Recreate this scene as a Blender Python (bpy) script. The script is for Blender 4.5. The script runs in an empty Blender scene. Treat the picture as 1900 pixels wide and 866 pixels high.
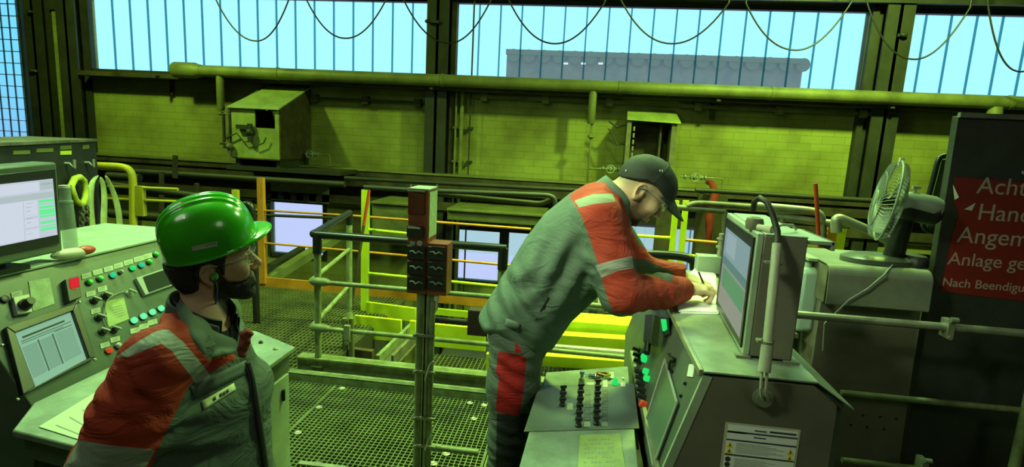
import bpy, bmesh, math, random
import numpy as np
from mathutils import Vector, Matrix
random.seed(7); np.random.seed(7)
S = bpy.context.scene
COL = S.collection
# ------------------------------------------------------------------ camera
FPX = 1042.0; CX, CY = 950.0, 433.0; CAMH = 1.7
_dn = np.array([-314, 6147, 1042.0]); _dn /= np.linalg.norm(_dn)
_fw = np.array([136, -170, 1042.0]); _fw -= _dn*(_fw@_dn); _fw /= np.linalg.norm(_fw)
_rt = np.cross(_dn, _fw)
RW = np.array([_rt, _fw, -_dn])            # image axes (right, down, forward) -> world
cam_d = bpy.data.cameras.new('camera'); cam = bpy.data.objects.new('camera', cam_d); COL.objects.link(cam)
cam_d.sensor_width = 36.0; cam_d.lens = 36.0*FPX/1900.0; cam_d.clip_start = .05; cam_d.clip_end = 200
r, d, f = RW[:, 0], RW[:, 1], RW[:, 2]
cam.matrix_world = Matrix(((r[0], -d[0], -f[0], 0), (r[1], -d[1], -f[1], 0), (r[2], -d[2], -f[2], CAMH), (0, 0, 0, 1)))
S.camera = cam
S.view_settings.view_transform = 'Standard'; S.view_settings.look = 'None'
S.view_settings.gamma = 1.0; S.view_settings.exposure = 0.0; S.view_settings.use_curve_mapping = False
S.cycles.max_bounces = 6; S.cycles.transparent_max_bounces = 16
# ------------------------------------------------------------------ sky outside the windows
W = bpy.data.worlds.new('sky'); S.world = W; W.use_nodes = True
nt = W.node_tree; nt.nodes.clear()
wo = nt.nodes.new('ShaderNodeOutputWorld'); bg = nt.nodes.new('ShaderNodeBackground')
geo = nt.nodes.new('ShaderNodeTexCoord'); sep = nt.nodes.new('ShaderNodeSeparateXYZ'); cr = nt.nodes.new('ShaderNodeValToRGB')
mr = nt.nodes.new('ShaderNodeMapRange'); mr.inputs[1].default_value = -1; mr.inputs[2].default_value = 1
nt.links.new(geo.outputs['Generated'], sep.inputs[0]); nt.links.new(sep.outputs['Z'], mr.inputs[0])
nt.links.new(mr.outputs[0], cr.inputs[0]); nt.links.new(cr.outputs[0], bg.inputs[0]); nt.links.new(bg.outputs[0], wo.inputs[0])
cr.color_ramp.elements[0].position = .46; cr.color_ramp.elements[0].color = (.47, .52, .74, 1)
cr.color_ramp.elements[1].position = .53; cr.color_ramp.elements[1].color = (.36, .84, .93, 1)
bg.inputs[1].default_value = 1.30
# ------------------------------------------------------------------ lamps of the hall, with added fill lamps
def lamp(name, loc, target, size, power, color, spread=180):
    L = bpy.data.lights.new(name, 'AREA'); L.shape = 'DISK'; L.size = size; L.energy = power; L.color = color
    L.spread = math.radians(spread)
    o = bpy.data.objects.new(name, L); COL.objects.link(o); o.location = loc
    o.rotation_euler = (Vector(target)-Vector(loc)).to_track_quat('-Z', 'Y').to_euler(); return o
GREEN = (.60, 1.0, .15); PALE = (.56, 1.0, .40)
lamp('hall_lamp_left', (-6.2, 5.2, 4.7), (-6.0, 8.5, 1.2), .35, 200, GREEN)
lamp('hall_lamp_right', (2.9, 5.2, 4.7), (2.9, 8.5, 1.2), .35, 430, GREEN)
lamp('hall_lamp_pit', (0.2, 4.9, 4.2), (0.0, 5.0, 0), .4, 170, GREEN, 120)
lamp('hall_lamp_console', (-2.7, 2.9, 4.0), (-2.0, 2.2, .8), .5, 165, PALE)
lamp('hall_lamp_middle', (-.6, 3.6, 4.2), (-.6, 2.4, .8), .5, 80, PALE)
lamp('console_fill_lamp', (1.5, 3.9, 4.2), (.9, 2.3, .9), .5, 95, PALE)  # added fill that brightens the back slope of the right console
lamp('hall_lamp_front', (-2.6, .2, 3.6), (-1.0, 1.6, 1.0), 1.0, 13, (.8, 1.0, .7))
lamp('worker_fill_lamp', (-1.7, .3, 3.3), (.15, 2.1, 1.35), .5, 4.2, (.82, 1.0, .55), 34)  # added narrow fill beam for the bent worker's face and neck
lamp('hall_lamp_behind', (2.2, -1.2, 3.4), (.8, 2.0, 1.0), 1.2, 13, (.9, 1.0, .68))
# ------------------------------------------------------------------ geometry helpers
def ray(px, py): return RW@np.array([px-CX, py-CY, FPX])
O0 = np.array([0, 0, CAMH])
def Y_(px, py, Y): d = ray(px, py); return O0+d*(Y/d[1])
def Z_(px, py, z): d = ray(px, py); return O0+d*((z-CAMH)/d[2])
def X_(px, py, X): d = ray(px, py); return O0+d*(X/d[0])
def PL(px, py, p0, n): d = ray(px, py); return O0+d*(((np.array(p0)-O0)@n)/(d@n))
def nrm(v): v = np.array(v, float); return v/np.linalg.norm(v)

def ring(c, ax, r, n, ref=None):
    ax = nrm(ax); ref = np.array([0, 0, 1.]) if ref is None else ref
    if abs(ax@ref) > .95: ref = np.array([1., 0, 0])
    u = nrm(np.cross(ax, ref)); v = np.cross(ax, u)
    return [c+r*(math.cos(2*math.pi*i/n)*u+math.sin(2*math.pi*i/n)*v) for i in range(n)]
class MB:
    def __init__(s): s.v = []; s.f = []; s.m = []
    def add(s, vs, fs, mi=0):
        b = len(s.v); s.v += [tuple(float(q) for q in x) for x in vs]
        for f in fs: s.f.append([b+i for i in f]); s.m.append(mi)
        return s
    def box(s, lo, hi, mi=0):
        x0, y0, z0 = lo; x1, y1, z1 = hi
        return s.add([(x0,y0,z0),(x1,y0,z0),(x1,y1,z0),(x0,y1,z0),(x0,y0,z1),(x1,y0,z1),(x1,y1,z1),(x0,y1,z1)],
              [(3,2,1,0),(4,5,6,7),(0,1,5,4),(1,2,6,5),(2,3,7,6),(3,0,4,7)], mi)
    def slab(s, poly, off, mi=0):                 # polygon pushed by a thickness vector
        P = [np.array(p, float) for p in poly]; o = np.array(off, float); n = len(P)
        nv = sum((np.cross(P[i]-P[0], P[(i+1) % n]-P[0]) for i in range(1, n-1)), np.zeros(3))
        fs = [tuple(range(n)), tuple(range(2*n-1, n-1, -1))]
        fs += [(i, i+n, (i+1) % n+n, (i+1) % n) for i in range(n)]
        if nv@o > 0: fs = [tuple(reversed(q)) for q in fs]
        return s.add(P+[p+o for p in P], fs, mi)
    def bar(s, a, b, w, h, mi=0, up=(0, 0, 1)):   # rectangular bar a->b
        a = np.array(a, float); b = np.array(b, float); ax = nrm(b-a); u = np.cross(ax, np.array(up, float))
        if np.linalg.norm(u) < 1e-3: u = np.cross(ax, [1., 0, 0])
        u = nrm(u); v = nrm(np.cross(u, ax))
        q = [-u*w/2-v*h/2, u*w/2-v*h/2, u*w/2+v*h/2, -u*w/2+v*h/2]
        return s.add([a+x for x in q]+[b+x for x in q], [(3,2,1,0),(4,5,6,7),(0,1,5,4),(1,2,6,5),(2,3,7,6),(3,0,4,7)][:], mi)
    def cyl(s, a, b, r, r2=None, n=14, mi=0):
        a = np.array(a, float); b = np.array(b, float); r2 = r if r2 is None else r2
        A = ring(a, b-a, r, n); B = ring(b, b-a, r2, n)
        return s.add(A+B, [tuple(reversed(range(n))), tuple(range(n, 2*n))]+[(i, (i+1) % n, (i+1) % n+n, i+n) for i in range(n)], mi)
    def tube(s, pts, r, n=10, mi=0, closed=False, fillet=0):
        P = [np.array(p, float) for p in pts]
        if fillet:
            Q = [P[0]]
            for i in range(1, len(P)-1):
                a = P[i]+nrm(P[i-1]-P[i])*min(fillet, .45*np.linalg.norm(P[i-1]-P[i])); c = P[i]+nrm(P[i+1]-P[i])*min(fillet, .45*np.linalg.norm(P[i+1]-P[i]))
                for k in range(6): t = k/5; Q.append((1-t)**2*a+2*t*(1-t)*P[i]+t*t*c)
            P = Q+[P[-1]]
        N = len(P); rings = []; pu = None
        for i in range(N):
            if closed: t = P[(i+1) % N]-P[i-1]
            else: t = P[min(i+1, N-1)]-P[max(i-1, 0)]
            t = nrm(t)
            if pu is None:
                ref = np.array([0, 0, 1.]) if abs(t[2]) < .9 else np.array([1., 0, 0]); u = nrm(np.cross(t, ref))
            else:
                u = pu-t*(pu@t); u = nrm(u)
            pu = u; v = np.cross(t, u); rr = r[i] if hasattr(r, '__len__') else r
            rings.append([P[i]+rr*(math.cos(2*math.pi*k/n)*u+math.sin(2*math.pi*k/n)*v) for k in range(n)])
        fs = []
        for i in range(N if closed else N-1):
            j = (i+1) % N
            fs += [(i*n+k, i*n+(k+1) % n, j*n+(k+1) % n, j*n+k) for k in range(n)]
        if not closed: fs += [tuple(reversed(range(n))), tuple((N-1)*n+k for k in range(n))]
        return s.add([q for R_ in rings for q in R_], fs, mi)
    def ball(s, c, r, mi=0, n=12, R=None):
        c = np.array(c, float); r = np.array([r]*3 if not hasattr(r, '__len__') else r, float); m = n//2; vs = [np.array([0, 0, 1.])]; fs = []
        for i in range(1, m):
            a = math.pi*i/m
            vs += [np.array([math.sin(a)*math.cos(2*math.pi*k/n), math.sin(a)*math.sin(2*math.pi*k/n), math.cos(a)]) for k in range(n)]
        vs.append(np.array([0, 0, -1.])); L = len(vs)-1
        fs += [(0, 1+k, 1+(k+1) % n) for k in range(n)]
        for i in range(m-2): fs += [(1+i*n+k, 1+(i+1)*n+k, 1+(i+1)*n+(k+1) % n, 1+i*n+(k+1) % n) for k in range(n)]
        fs += [(L, 1+(m-2)*n+(k+1) % n, 1+(m-2)*n+k) for k in range(n)]
        M_ = np.eye(3) if R is None else R
        return s.add([c+M_@(q*r) for q in vs], fs, mi)
    def lathe(s, base, ax, prof, n=20, mi=0):      # prof: (dist along axis, radius)
        base = np.array(base, float); ax = nrm(ax); vs = []; fs = []
        for t, r in prof: vs += ring(base+ax*t, ax, max(r, 1e-4), n)
        for i in range(len(prof)-1): fs += [(i*n+k, i*n+(k+1) % n, (i+1)*n+(k+1) % n, (i+1)*n+k) for k in range(n)]
        fs += [tuple(reversed(range(n))), tuple((len(prof)-1)*n+k for k in range(n))]
        return s.add(vs, fs, mi)
    def build(s, name, mats, parent=None, bevel=0, smooth=True, **tags):
        me = bpy.data.meshes.new(name)
        off = np.array(parent_world(parent)) if parent is not None else np.zeros(3)
        me.from_pydata([tuple(np.array(x)-off) for x in s.v], [], s.f)
        for m in (mats if isinstance(mats, (list, tuple)) else [mats]): me.materials.append(m)
        me.polygons.foreach_set('material_index', s.m); me.update()
        bm = bmesh.new(); bm.from_mesh(me); bmesh.ops.recalc_face_normals(bm, faces=bm.faces); bm.to_mesh(me); bm.free()
        if smooth:
            me.shade_smooth(); me.set_sharp_from_angle(angle=math.radians(38))
        o = bpy.data.objects.new(name, me); COL.objects.link(o)
        if parent is not None: o.parent = parent
        if bevel:
            b = o.modifiers.new('b', 'BEVEL'); b.width = bevel; b.segments = 2; b.limit_method = 'ANGLE'; b.angle_limit = math.radians(40); b.harden_normals = False
        for k, v in tags.items(): o[k] = v
        return o
def parent_world(p):
    v = Vector((0, 0, 0))
    while p is not None: v += p.location; p = p.parent
    return v
def thing(name, label, cat, loc, group=None):
    o = bpy.data.objects.new(name, None); COL.objects.link(o); o.location = tuple(float(q) for q in loc); o.empty_display_size = .1
    o['label'] = label; o['category'] = cat
    if group: o['group'] = group
    return o
# ------------------------------------------------------------------ materials
def mat(name, col, rough=.6, metal=0., var=.0, vscale=6., bump=0., bscale=40., col2=None, spec=.5, coat=0.):
    m = bpy.data.materials.new(name); m.use_nodes = True; n = m.node_tree; b = n.nodes['Principled BSDF']
    b.inputs['Base Color'].default_value = (*col, 1); b.inputs['Roughness'].default_value = rough; b.inputs['Metallic'].default_value = metal
    b.inputs['Specular IOR Level'].default_value = spec; b.inputs['Coat Weight'].default_value = coat
    tc = n.nodes.new('ShaderNodeTexCoord')
    if var > 0 or col2:
        t = n.nodes.new('ShaderNodeTexNoise'); t.inputs['Scale'].default_value = vscale; t.inputs['Detail'].default_value = 7; t.inputs['Roughness'].default_value = .65
        n.links.new(tc.outputs['Object'], t.inputs['Vector'])
        c = n.nodes.new('ShaderNodeValToRGB'); c.color_ramp.elements[0].position = .32; c.color_ramp.elements[1].position = .68
        a = tuple(max(0, x*(1-var)) for x in col); e = col2 or tuple(x*(1+var*.6) for x in col)
        c.color_ramp.elements[0].color = (*a, 1); c.color_ramp.elements[1].color = (*e, 1)
        n.links.new(t.outputs['Fac'], c.inputs[0]); n.links.new(c.outputs[0], b.inputs['Base Color'])
    if bump > 0:
        t = n.nodes.new('ShaderNodeTexNoise'); t.inputs['Scale'].default_value = bscale; t.inputs['Detail'].default_value = 4
        n.links.new(tc.outputs['Object'], t.inputs['Vector'])
        u = n.nodes.new('ShaderNodeBump'); u.inputs['Strength'].default_value = bump; u.inputs['Distance'].default_value = .01
        n.links.new(t.outputs['Fac'], u.inputs['Height']); n.links.new(u.outputs[0], b.inputs['Normal'])
    return m
def emis(name, col, st):
    m = bpy.data.materials.new(name); m.use_nodes = True; b = m.node_tree.nodes['Principled BSDF']
    b.inputs['Base Color'].default_value = (*[c*.06 for c in col], 1); b.inputs['Emission Color'].default_value = (*col, 1); b.inputs['Emission Strength'].default_value = st
    b.inputs['Roughness'].default_value = .6; b.inputs['Specular IOR Level'].default_value = .08
    return m
M = dict(
 black=mat('black_paint', (.012,.014,.013), .35, var=.3),
 blackp=mat('black_plastic', (.014,.015,.015), .45),
 dark=mat('dark_steel', (.022,.024,.018), .6, var=.5, vscale=3),
 darkr=mat('dark_rusty_steel', (.035,.026,.016), .75, var=.6, vscale=4, col2=(.06,.05,.02)),
 steel=mat('painted_steel', (.20,.23,.17), .5, .15, var=.35, vscale=3.5),
 steeld=mat('grimy_steel', (.13,.13,.085), .6, .1, var=.5, vscale=5, col2=(.2,.19,.12)),
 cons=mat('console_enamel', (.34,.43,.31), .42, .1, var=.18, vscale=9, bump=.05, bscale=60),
 consd=mat('shaded_console_enamel', (.098,.130,.092), .45, .1, var=.18, vscale=7),  # darker copy of the console enamel, shade of the faces painted in
 consend=mat('brown_grey_sheet', (.165,.155,.12), .5, .1, var=.2, vscale=5),
 worn=mat('worn_steel_sheet', (.3,.37,.28), .38, .35, var=.35, vscale=8, bump=.08),
 pipe=mat('dusty_pipe', (.155,.17,.06), .6, .1, var=.4, vscale=3),
 galv=mat('galvanised_steel', (.36,.38,.28), .4, .5, var=.3, vscale=10),
 railg=mat('green_fence_paint', (.20,.24,.09), .5, var=.45, vscale=12, col2=(.27,.32,.16)),
 yellow=mat('yellow_paint', (.62,.56,.035), .5, var=.25, vscale=4),
 lime=mat('lime_yellow_paint', (.66,.78,.02), .5, var=.2, vscale=3),
 orange=mat('orange_paint', (.62,.25,.02), .5, var=.3, vscale=5),
 redp=mat('red_paint', (.45,.05,.02), .45, var=.2),
 brown=mat('brown_sheet', (.045,.03,.018), .7, var=.3),
 orangebox=mat('orange_enclosure', (.20,.045,.015), .5, var=.4, vscale=9),
 paper=mat('paper', (.68,.72,.62), .8),
 paperw=mat('white_paper', (.85,.86,.84), .8),
 label=mat('label_plate', (.36,.42,.27), .6, var=.2, vscale=30),
 ink=mat('ink', (.03,.035,.03), .7),
 inkg=mat('grey_ink', (.25,.28,.26), .7),
 note=mat('faded_note', (.36,.46,.27), .7, var=.3, vscale=25),
 notey=mat('yellow_note', (.30,.38,.14), .7, var=.15, vscale=25),
 green_l=emis('green_lamp_lit', (.02,.75,.14), 1.0), teal_l=emis('teal_lamp_lit', (.02,.60,.27), 1.0),
 teal_b=emis('teal_lamp_bright', (.16,.95,.42), 1.0),
 green_p=mat('green_button', (.05,.5,.07), .3), red_l=emis('red_display', (.80,.0,.03), .8),
 redb=mat('red_button', (.8,.07,.02), .35), red_lamp=emis('orange_red_lamp', (1,.12,.02), .5),
 chrome=mat('chrome', (.6,.62,.58), .2, .9), greyb=mat('grey_button', (.30,.34,.30), .3),
 rubber=mat('rubber', (.02,.022,.02), .7), cable=mat('cable', (.012,.013,.013), .5),
 glassy=mat('dark_glass', (.02,.03,.03), .1),
 sign=mat('red_sign', (.25,.020,.011), .5, var=.15, vscale=8), signtx=mat('sign_lettering', (.5,.42,.36), .6),
 board=mat('dark_board', (.035,.042,.032), .6, var=.5, vscale=5, bump=.15, bscale=15),
 conduit=mat('grey_conduit', (.38,.42,.30), .45), beige=mat('beige_plastic', (.5,.5,.38), .5),
 fanw=mat('fan_plastic', (.22,.27,.21), .4), skin=None,
)
# ================================================================== SETTING
WY = 8.5
FLZ = -2.6
def brick_mat():
    m = bpy.data.materials.new('painted_brick'); m.use_nodes = True; n = m.node_tree; b = n.nodes['Principled BSDF']
    tc = n.nodes.new('ShaderNodeTexCoord'); sp = n.nodes.new('ShaderNodeSeparateXYZ'); cb = n.nodes.new('ShaderNodeCombineXYZ')
    n.links.new(tc.outputs['Object'], sp.inputs[0]); n.links.new(sp.outputs['X'], cb.inputs[0]); n.links.new(sp.outputs['Z'], cb.inputs[1])
    br = n.nodes.new('ShaderNodeTexBrick'); br.inputs['Scale'].default_value = 1; br.inputs['Brick Width'].default_value = .3; br.inputs['Row Height'].default_value = .108
    br.inputs['Mortar Size'].default_value = .004; br.inputs['Color1'].default_value = (.235,.26,.065,1); br.inputs['Color2'].default_value = (.215,.235,.06,1); br.inputs['Mortar'].default_value = (.17,.18,.048,1)
    n.links.new(cb.outputs[0], br.inputs[0])
    t = n.nodes.new('ShaderNodeTexNoise'); t.inputs['Scale'].default_value = 1.3; t.inputs['Detail'].default_value = 8; n.links.new(tc.outputs['Object'], t.inputs[0])
    c = n.nodes.new('ShaderNodeValToRGB'); c.color_ramp.elements[0].position = .35; c.color_ramp.elements[0].color = (.55,.5,.42,1); c.color_ramp.elements[1].position = .6; c.color_ramp.elements[1].color = (1.05,1.05,1,1)
    n.links.new(t.outputs['Fac'], c.inputs[0])
    mx = n.nodes.new('ShaderNodeMix'); mx.data_type = 'RGBA'; mx.blend_type = 'MULTIPLY'; mx.inputs[0].default_value = 1
    n.links.new(br.outputs[0], mx.inputs[6]); n.links.new(c.outputs[0], mx.inputs[7]); n.links.new(mx.outputs[2], b.inputs['Base Color'])
    b.inputs['Roughness'].default_value = .75
    u = n.nodes.new('ShaderNodeBump'); u.inputs['Strength'].default_value = .5; u.inputs['Distance'].default_value = .01; u.invert = True
    n.links.new(br.outputs['Fac'], u.inputs['Height']); n.links.new(u.outputs[0], b.inputs['Normal'])
    return m
M['brick'] = brick_mat()
M['wallside'] = mat('grimy_plaster', (.07,.07,.035), .85, var=.5, vscale=1)
M['floor'] = mat('oily_concrete', (.045,.045,.03), .6, var=.5, vscale=2)
M['ceil'] = mat('dark_roof', (.03,.03,.022), .8, var=.3)
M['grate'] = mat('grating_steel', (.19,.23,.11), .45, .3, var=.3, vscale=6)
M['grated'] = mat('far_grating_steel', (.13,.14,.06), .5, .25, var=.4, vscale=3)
def pane_mat(name, tint, em, emc, tr=.6):
    m = bpy.data.materials.new(name); m.use_nodes = True; n = m.node_tree; n.nodes.clear()
    o = n.nodes.new('ShaderNodeOutputMaterial'); t = n.nodes.new('ShaderNodeBsdfTransparent'); t.inputs[0].default_value = (*tint, 1)
    l = n.nodes.new('ShaderNodeBsdfTranslucent'); l.inputs[0].default_value = (*emc, 1); mx = n.nodes.new('ShaderNodeMixShader'); mx.inputs[0].default_value = 1-tr
    n.links.new(t.outputs[0], mx.inputs[1]); n.links.new(l.outputs[0], mx.inputs[2])
    n.links.new(mx.outputs[0], o.inputs[0]); return m
M['pane'] = pane_mat('channel_glass', (.97,.99,1), .4, (.75,.9,.95), .90)
M['pane_low'] = pane_mat('lower_window_glass', (.97,.97,1), .4, (.7,.75,1), .9)
M['mull'] = pane_mat('glass_joint', (.30,.55,.60), .4, (.2,.4,.45), .85)
M['blockj'] = mat('glass_block_joint', (.05,.07,.09), .6)

def wall_grid(name, x0, x1, z0, z1, holes, y0, y1, m):
    xs = sorted({x0, x1}|{h[0] for h in holes}|{h[1] for h in holes}); zs = sorted({z0, z1}|{h[2] for h in holes}|{h[3] for h in holes}); b = MB()
    for j in range(len(zs)-1):
        i = 0
        while i < len(xs)-1:
            def solid(k): 
                cx = (xs[k]+xs[k+1])/2; cz = (zs[j]+zs[j+1])/2
                return not any(h[0] < cx < h[1] and h[2] < cz < h[3] for h in holes)
            if not solid(i): i += 1; continue
            k = i
            while k+1 < len(xs)-1 and solid(k+1): k += 1
            b.box((xs[i], y0, zs[j]), (xs[k+1], y1, zs[j+1])); i = k+1
    return b.build(name, m, kind='structure')
def zy(px, py): return Y_(px, py, WY)
WB, WT = 2.46, 3.62
h1 = (-8.02, -2.40, WB, WT); h2 = (-2.0, 3.68, WB, WT); h3 = (4.13, 9.6, WB, WT)
h0 = (-10.6, -8.95, 1.2, 4.3)
a = zy(502, 372); b_ = zy(602, 476); h4 = (a[0], b_[0], b_[2], a[2])
a = zy(845, 423); b_ = zy(925, 524); h5 = (a[0], b_[0], b_[2], a[2])
a = zy(943, 429); b_ = zy(1040, 540); h6 = (a[0], b_[0], b_[2], a[2])
a = zy(1168, 362); b_ = zy(1336, 520); h7 = (a[0], b_[0], b_[2], a[2])
a = zy(310, 378); b_ = zy(345, 420); h8 = (a[0], b_[0], b_[2], a[2])
a = zy(1690, 476); b_ = zy(1712, 500); h9 = (a[0], b_[0], b_[2], a[2])
wall_grid('wall_back', -10.8, 9.8, FLZ, 6.2, [h0, h1, h2, h3, h4, h5, h6, h7, h8, h9], WY, WY+.12, M['brick'])
MB().box((-11.0, -4, FLZ), (-10.8, WY+.3, 6.2)).build('wall_left', M['wallside'], kind='structure')
MB().box((9.8, -4, FLZ), (10.0, WY+.3, 6.2)).build('wall_right', M['wallside'], kind='structure')
MB().box((-11, -4.2, FLZ), (10, -4, 6.2)).build('wall_front', M['wallside'], kind='structure')
MB().box((-11, -4.2, 6.2), (10, WY+.3, 6.4)).build('ceiling', M['ceil'], kind='structure')
MB().box((-11, -4.2, FLZ-.2), (10, WY+.3, FLZ)).build('floor', M['floor'], kind='structure')
# ---- windows: channel glass
def window(idx, h, mxs, pane='pane', frame=.04):
    x0, x1, z0, z1 = h
    f = MB()
    f.box((x0, WY-.03, z0-.05), (x1, WY+.05, z0+.012)); f.box((x0, WY-.03, z1-.012), (x1, WY+.05, z1+.05))
    f.box((x0-.05, WY-.03, z0-.05), (x0+.014, WY+.05, z1+.05)); f.box((x1-.014, WY-.03, z0-.05), (x1+.05, WY+.05, z1+.05))
    w = f.build('window_%d' % idx, M['dark'], kind='structure')
    MB().box((x0, WY+.09, z0), (x1, WY+.10, z1)).build('pane', M[pane], w)
    j = MB()
    for x in mxs: j.box((x-.010, WY+.075, z0), (x+.010, WY+.1, z1))
    if mxs: j.build('glass_joint', M['mull'], w)
    return w
m1 = [zy(p, 70)[0] for p in (203.5, 235.5, 268.5, 302, 334, 367.5, 400.5, 433, 465.5, 502, 541, 577, 612.5, 651, 688, 724.5, 762.5)]
m1 = list(np.linspace(zy(203.5, 65)[0], zy(762, 70)[0], 17))
window(1, h1, m1)
m2 = list(np.arange(zy(886.5, 70)[0], h2[1]-.05, (zy(1513, 100)[0]-zy(886.5, 70)[0])/15))
window(2, h2, m2)
sp = m2[1]-m2[0]
window(3, h3, list(np.arange(h3[0]+sp*.97, h3[1], sp)))
# glass blocks, far left
f = MB(); x0, x1, z0, z1 = h0
x = x1
while x > x0: f.box((x-.006, WY+.06, z0), (x+.006, WY+.08, z1)); x -= .152
z = z0
while z < z1: f.box((x0, WY+.06, z-.006), (x1, WY+.08, z+.006)); z += .188
w0 = f.build('window_4', M['blockj'], kind='structure')
g = MB(); x = x1
while x > x0:
    z = z0
    while z < z1: g.box((x-.144, WY+.06, z+.008), (x-.008, WY+.08, z+.180)); z += .188
    x -= .152
bp = g.build('glass_block', pane_mat('block_glass', (.68,.87,.97), 0, (.4,.6,.8), .9), w0)
MB().box((-9.27, WY-.04, 1.2), (-9.22, WY+.02, 4.3)).build('frame_bar', M['dark'], w0)
for i, h in enumerate((h4, h5, h6, h7, h8, h9)):
    n_ = {3: [h[0]+.55, h[0]+.95]}.get(i, [])
    window(5+i, h, n_, 'pane_low')
# building across the yard, seen through the channel glass
yb = WY+12.0
def yb_(px, py): return Y_(px, py, yb)
b = MB(); A = yb_(940, 92); B = yb_(1493, 108); C_ = yb_(1490, 175)
M['shed'] = mat('outside_shed_wall', (.27,.18,.10), .8, var=.3, vscale=2); M['shedr'] = mat('outside_shed_eaves', (.19,.14,.045), .8)
t = thing('neighbouring_building', 'long grey building with scalloped eaves outside behind the middle window', 'building', (A[0], yb, FLZ))
b.box((A[0]+.02, yb, FLZ), (B[0]-.02, yb+3, A[2]-.16)); b.build('building_wall', M['shed'], t)
b = MB(); b.box((A[0]-1.5, yb-.2, FLZ), (B[0]+.5, yb, .9)); b.build('bright_backing', mat('white_backing', (.9,.88,.8), .8), t)  # white block added to brighten what shows through the right opening
b = MB(); b.box((A[0], yb-.15, A[2]-.17), (B[0], yb+3.1, A[2]))
k = 0; x = A[0]
while x < B[0]-.3:
    b.cyl((x+.27, yb-.12, A[2]-.20), (x+.27, yb-.02, A[2]-.20), .22, n=16); x += .54
b.build('roof', M['shedr'], t)
b = MB()
for px in (1046, 1078, 1110):
    q = yb_(px, 119); b.box((q[0], yb-.21, q[2]-.03), (q[0]+.16, yb-.17, q[2]+.03))
b.build('skylight', emis('lit_skylight', (.8, .95, 1), 1.0), t)
# ---- steel columns and top beam
def column(name, x0, x1, ya, z0, z1, m=None):
    b = MB(); w = .03
    b.box((x0, ya, z0), (x1, ya+w, z1)); b.box((x0, ya+.22, z0), (x1, ya+.22+w, z1)); xm = (x0+x1)/2; b.box((xm-.02, ya, z0), (xm+.02, ya+.25, z1))
    return b.build(name, m or M['dark'], kind='structure')
c0 = zy(88, 100)[0]; c1 = zy(104, 100)[0]
column('trim_1', -8.93, -8.62, WY-.26, FLZ, 6.2)
MB().box((-8.62, WY-.07, FLZ), (-8.36, WY, 3.9)).build('trim_2', M['brick'], kind='structure')
MB().box((-8.62, WY-.12, 3.35), (-8.30, WY, 6.2)).build('trim_12', M['dark'], kind='structure')
column('trim_3', -8.36, -8.03, WY-.26, FLZ, 6.2)
column('trim_4', -2.38, -2.06, WY-.26, FLZ, 6.2); MB().box((-2.05, WY-.1, FLZ), (-1.98, WY, 6.2)).build('trim_5', M['darkr'], kind='structure')
column('trim_6', 3.78, 4.12, WY-.26, FLZ, 6.2)
MB().box((3.68, WY-.1, FLZ), (3.76, WY, 6.2)).build('trim_7', M['dark'], kind='structure')
b = MB(); b.box((-10.8, WY-.3, WT+.05), (9.8, WY-.24, WT+.30)); b.box((-10.8, WY-.34, WT+.22), (9.8, WY-.1, WT+.25)); b.build('trim_8', M['dark'], kind='structure')
MB().box((-8.0, WY-.33, WB-.12), (9.8, WY, WB-.05)).build('trim_9', M['darkr'], kind='structure')  # window sill, deepened to cast the shadow band on the bricks below
# small brackets on the columns
for nm, px, py, s, lab in (('left', 60, 131, 1, 'small dark bracket arm on the column by the glass blocks'), ('mid', 795, 40, -1, 'small dark bracket on the middle column pointing left'), ('right', 1676, 65, 1, 'small dark bracket on the right column pointing right'), ('top', 56, 22, 1, 'small dark bracket high on the column by the glass blocks')):
    q = Y_(px, py, WY-.3); xr = {'left': -8.75, 'mid': -2.2, 'right': 3.95, 'top': -8.75}[nm]
    b = MB(); b.bar((xr, WY-.27, q[2]), (q[0], WY-.32, q[2]), .05, .035); b.ball((q[0], WY-.32, q[2]), (.05, .03, .03)); o = b.build('column_bracket', M['dark'])
    o['label'] = lab; o['category'] = 'bracket'
# service bridge (beam, trays) along the wall under the brick field
b = MB(); b.box((-8.0, WY-.32, .86), (9.8, WY-.05, .98)); b.box((-8.0, WY-.34, 1.02), (9.8, WY-.26, 1.10)); b.box((-8, WY-.05, .5), (9.8, WY, 1.12)); b.box((-8, WY-.3, .58), (9.8, WY-.26, .7))
b.build('trim_10', M['darkr'], kind='structure')
MB().box((-8, WY-.36, 1.10), (9.8, WY-.1, 1.125)).build('trim_11', M['pipe'], kind='structure')
# lower wall cladding ribs: vertical pipes at middle column
for i, (px, r_) in enumerate(((846, .02), (857, .03), (873, .012))):
    p = Y_(px, 200, WY-.12)
    b = MB(); b.cyl((p[0], WY-.12, FLZ), (p[0], WY-.12, 6.1 if i == 2 else 2.4), r_)
    for z in (.0, 1.3, 1.8): b.box((p[0]-.035, WY-.14, z), (p[0]+.035, WY-.003, z+.03))
    o = b.build('vertical_pipe', M['pipe'] if i < 2 else M['dark']); o['label'] = ('thin pipe running up the brick wall beside the middle column', 'thicker pipe on brick wall right of the middle column', 'thin dark rod hanging down across the middle window and wall')[i]; o['category'] = 'pipe'
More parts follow.
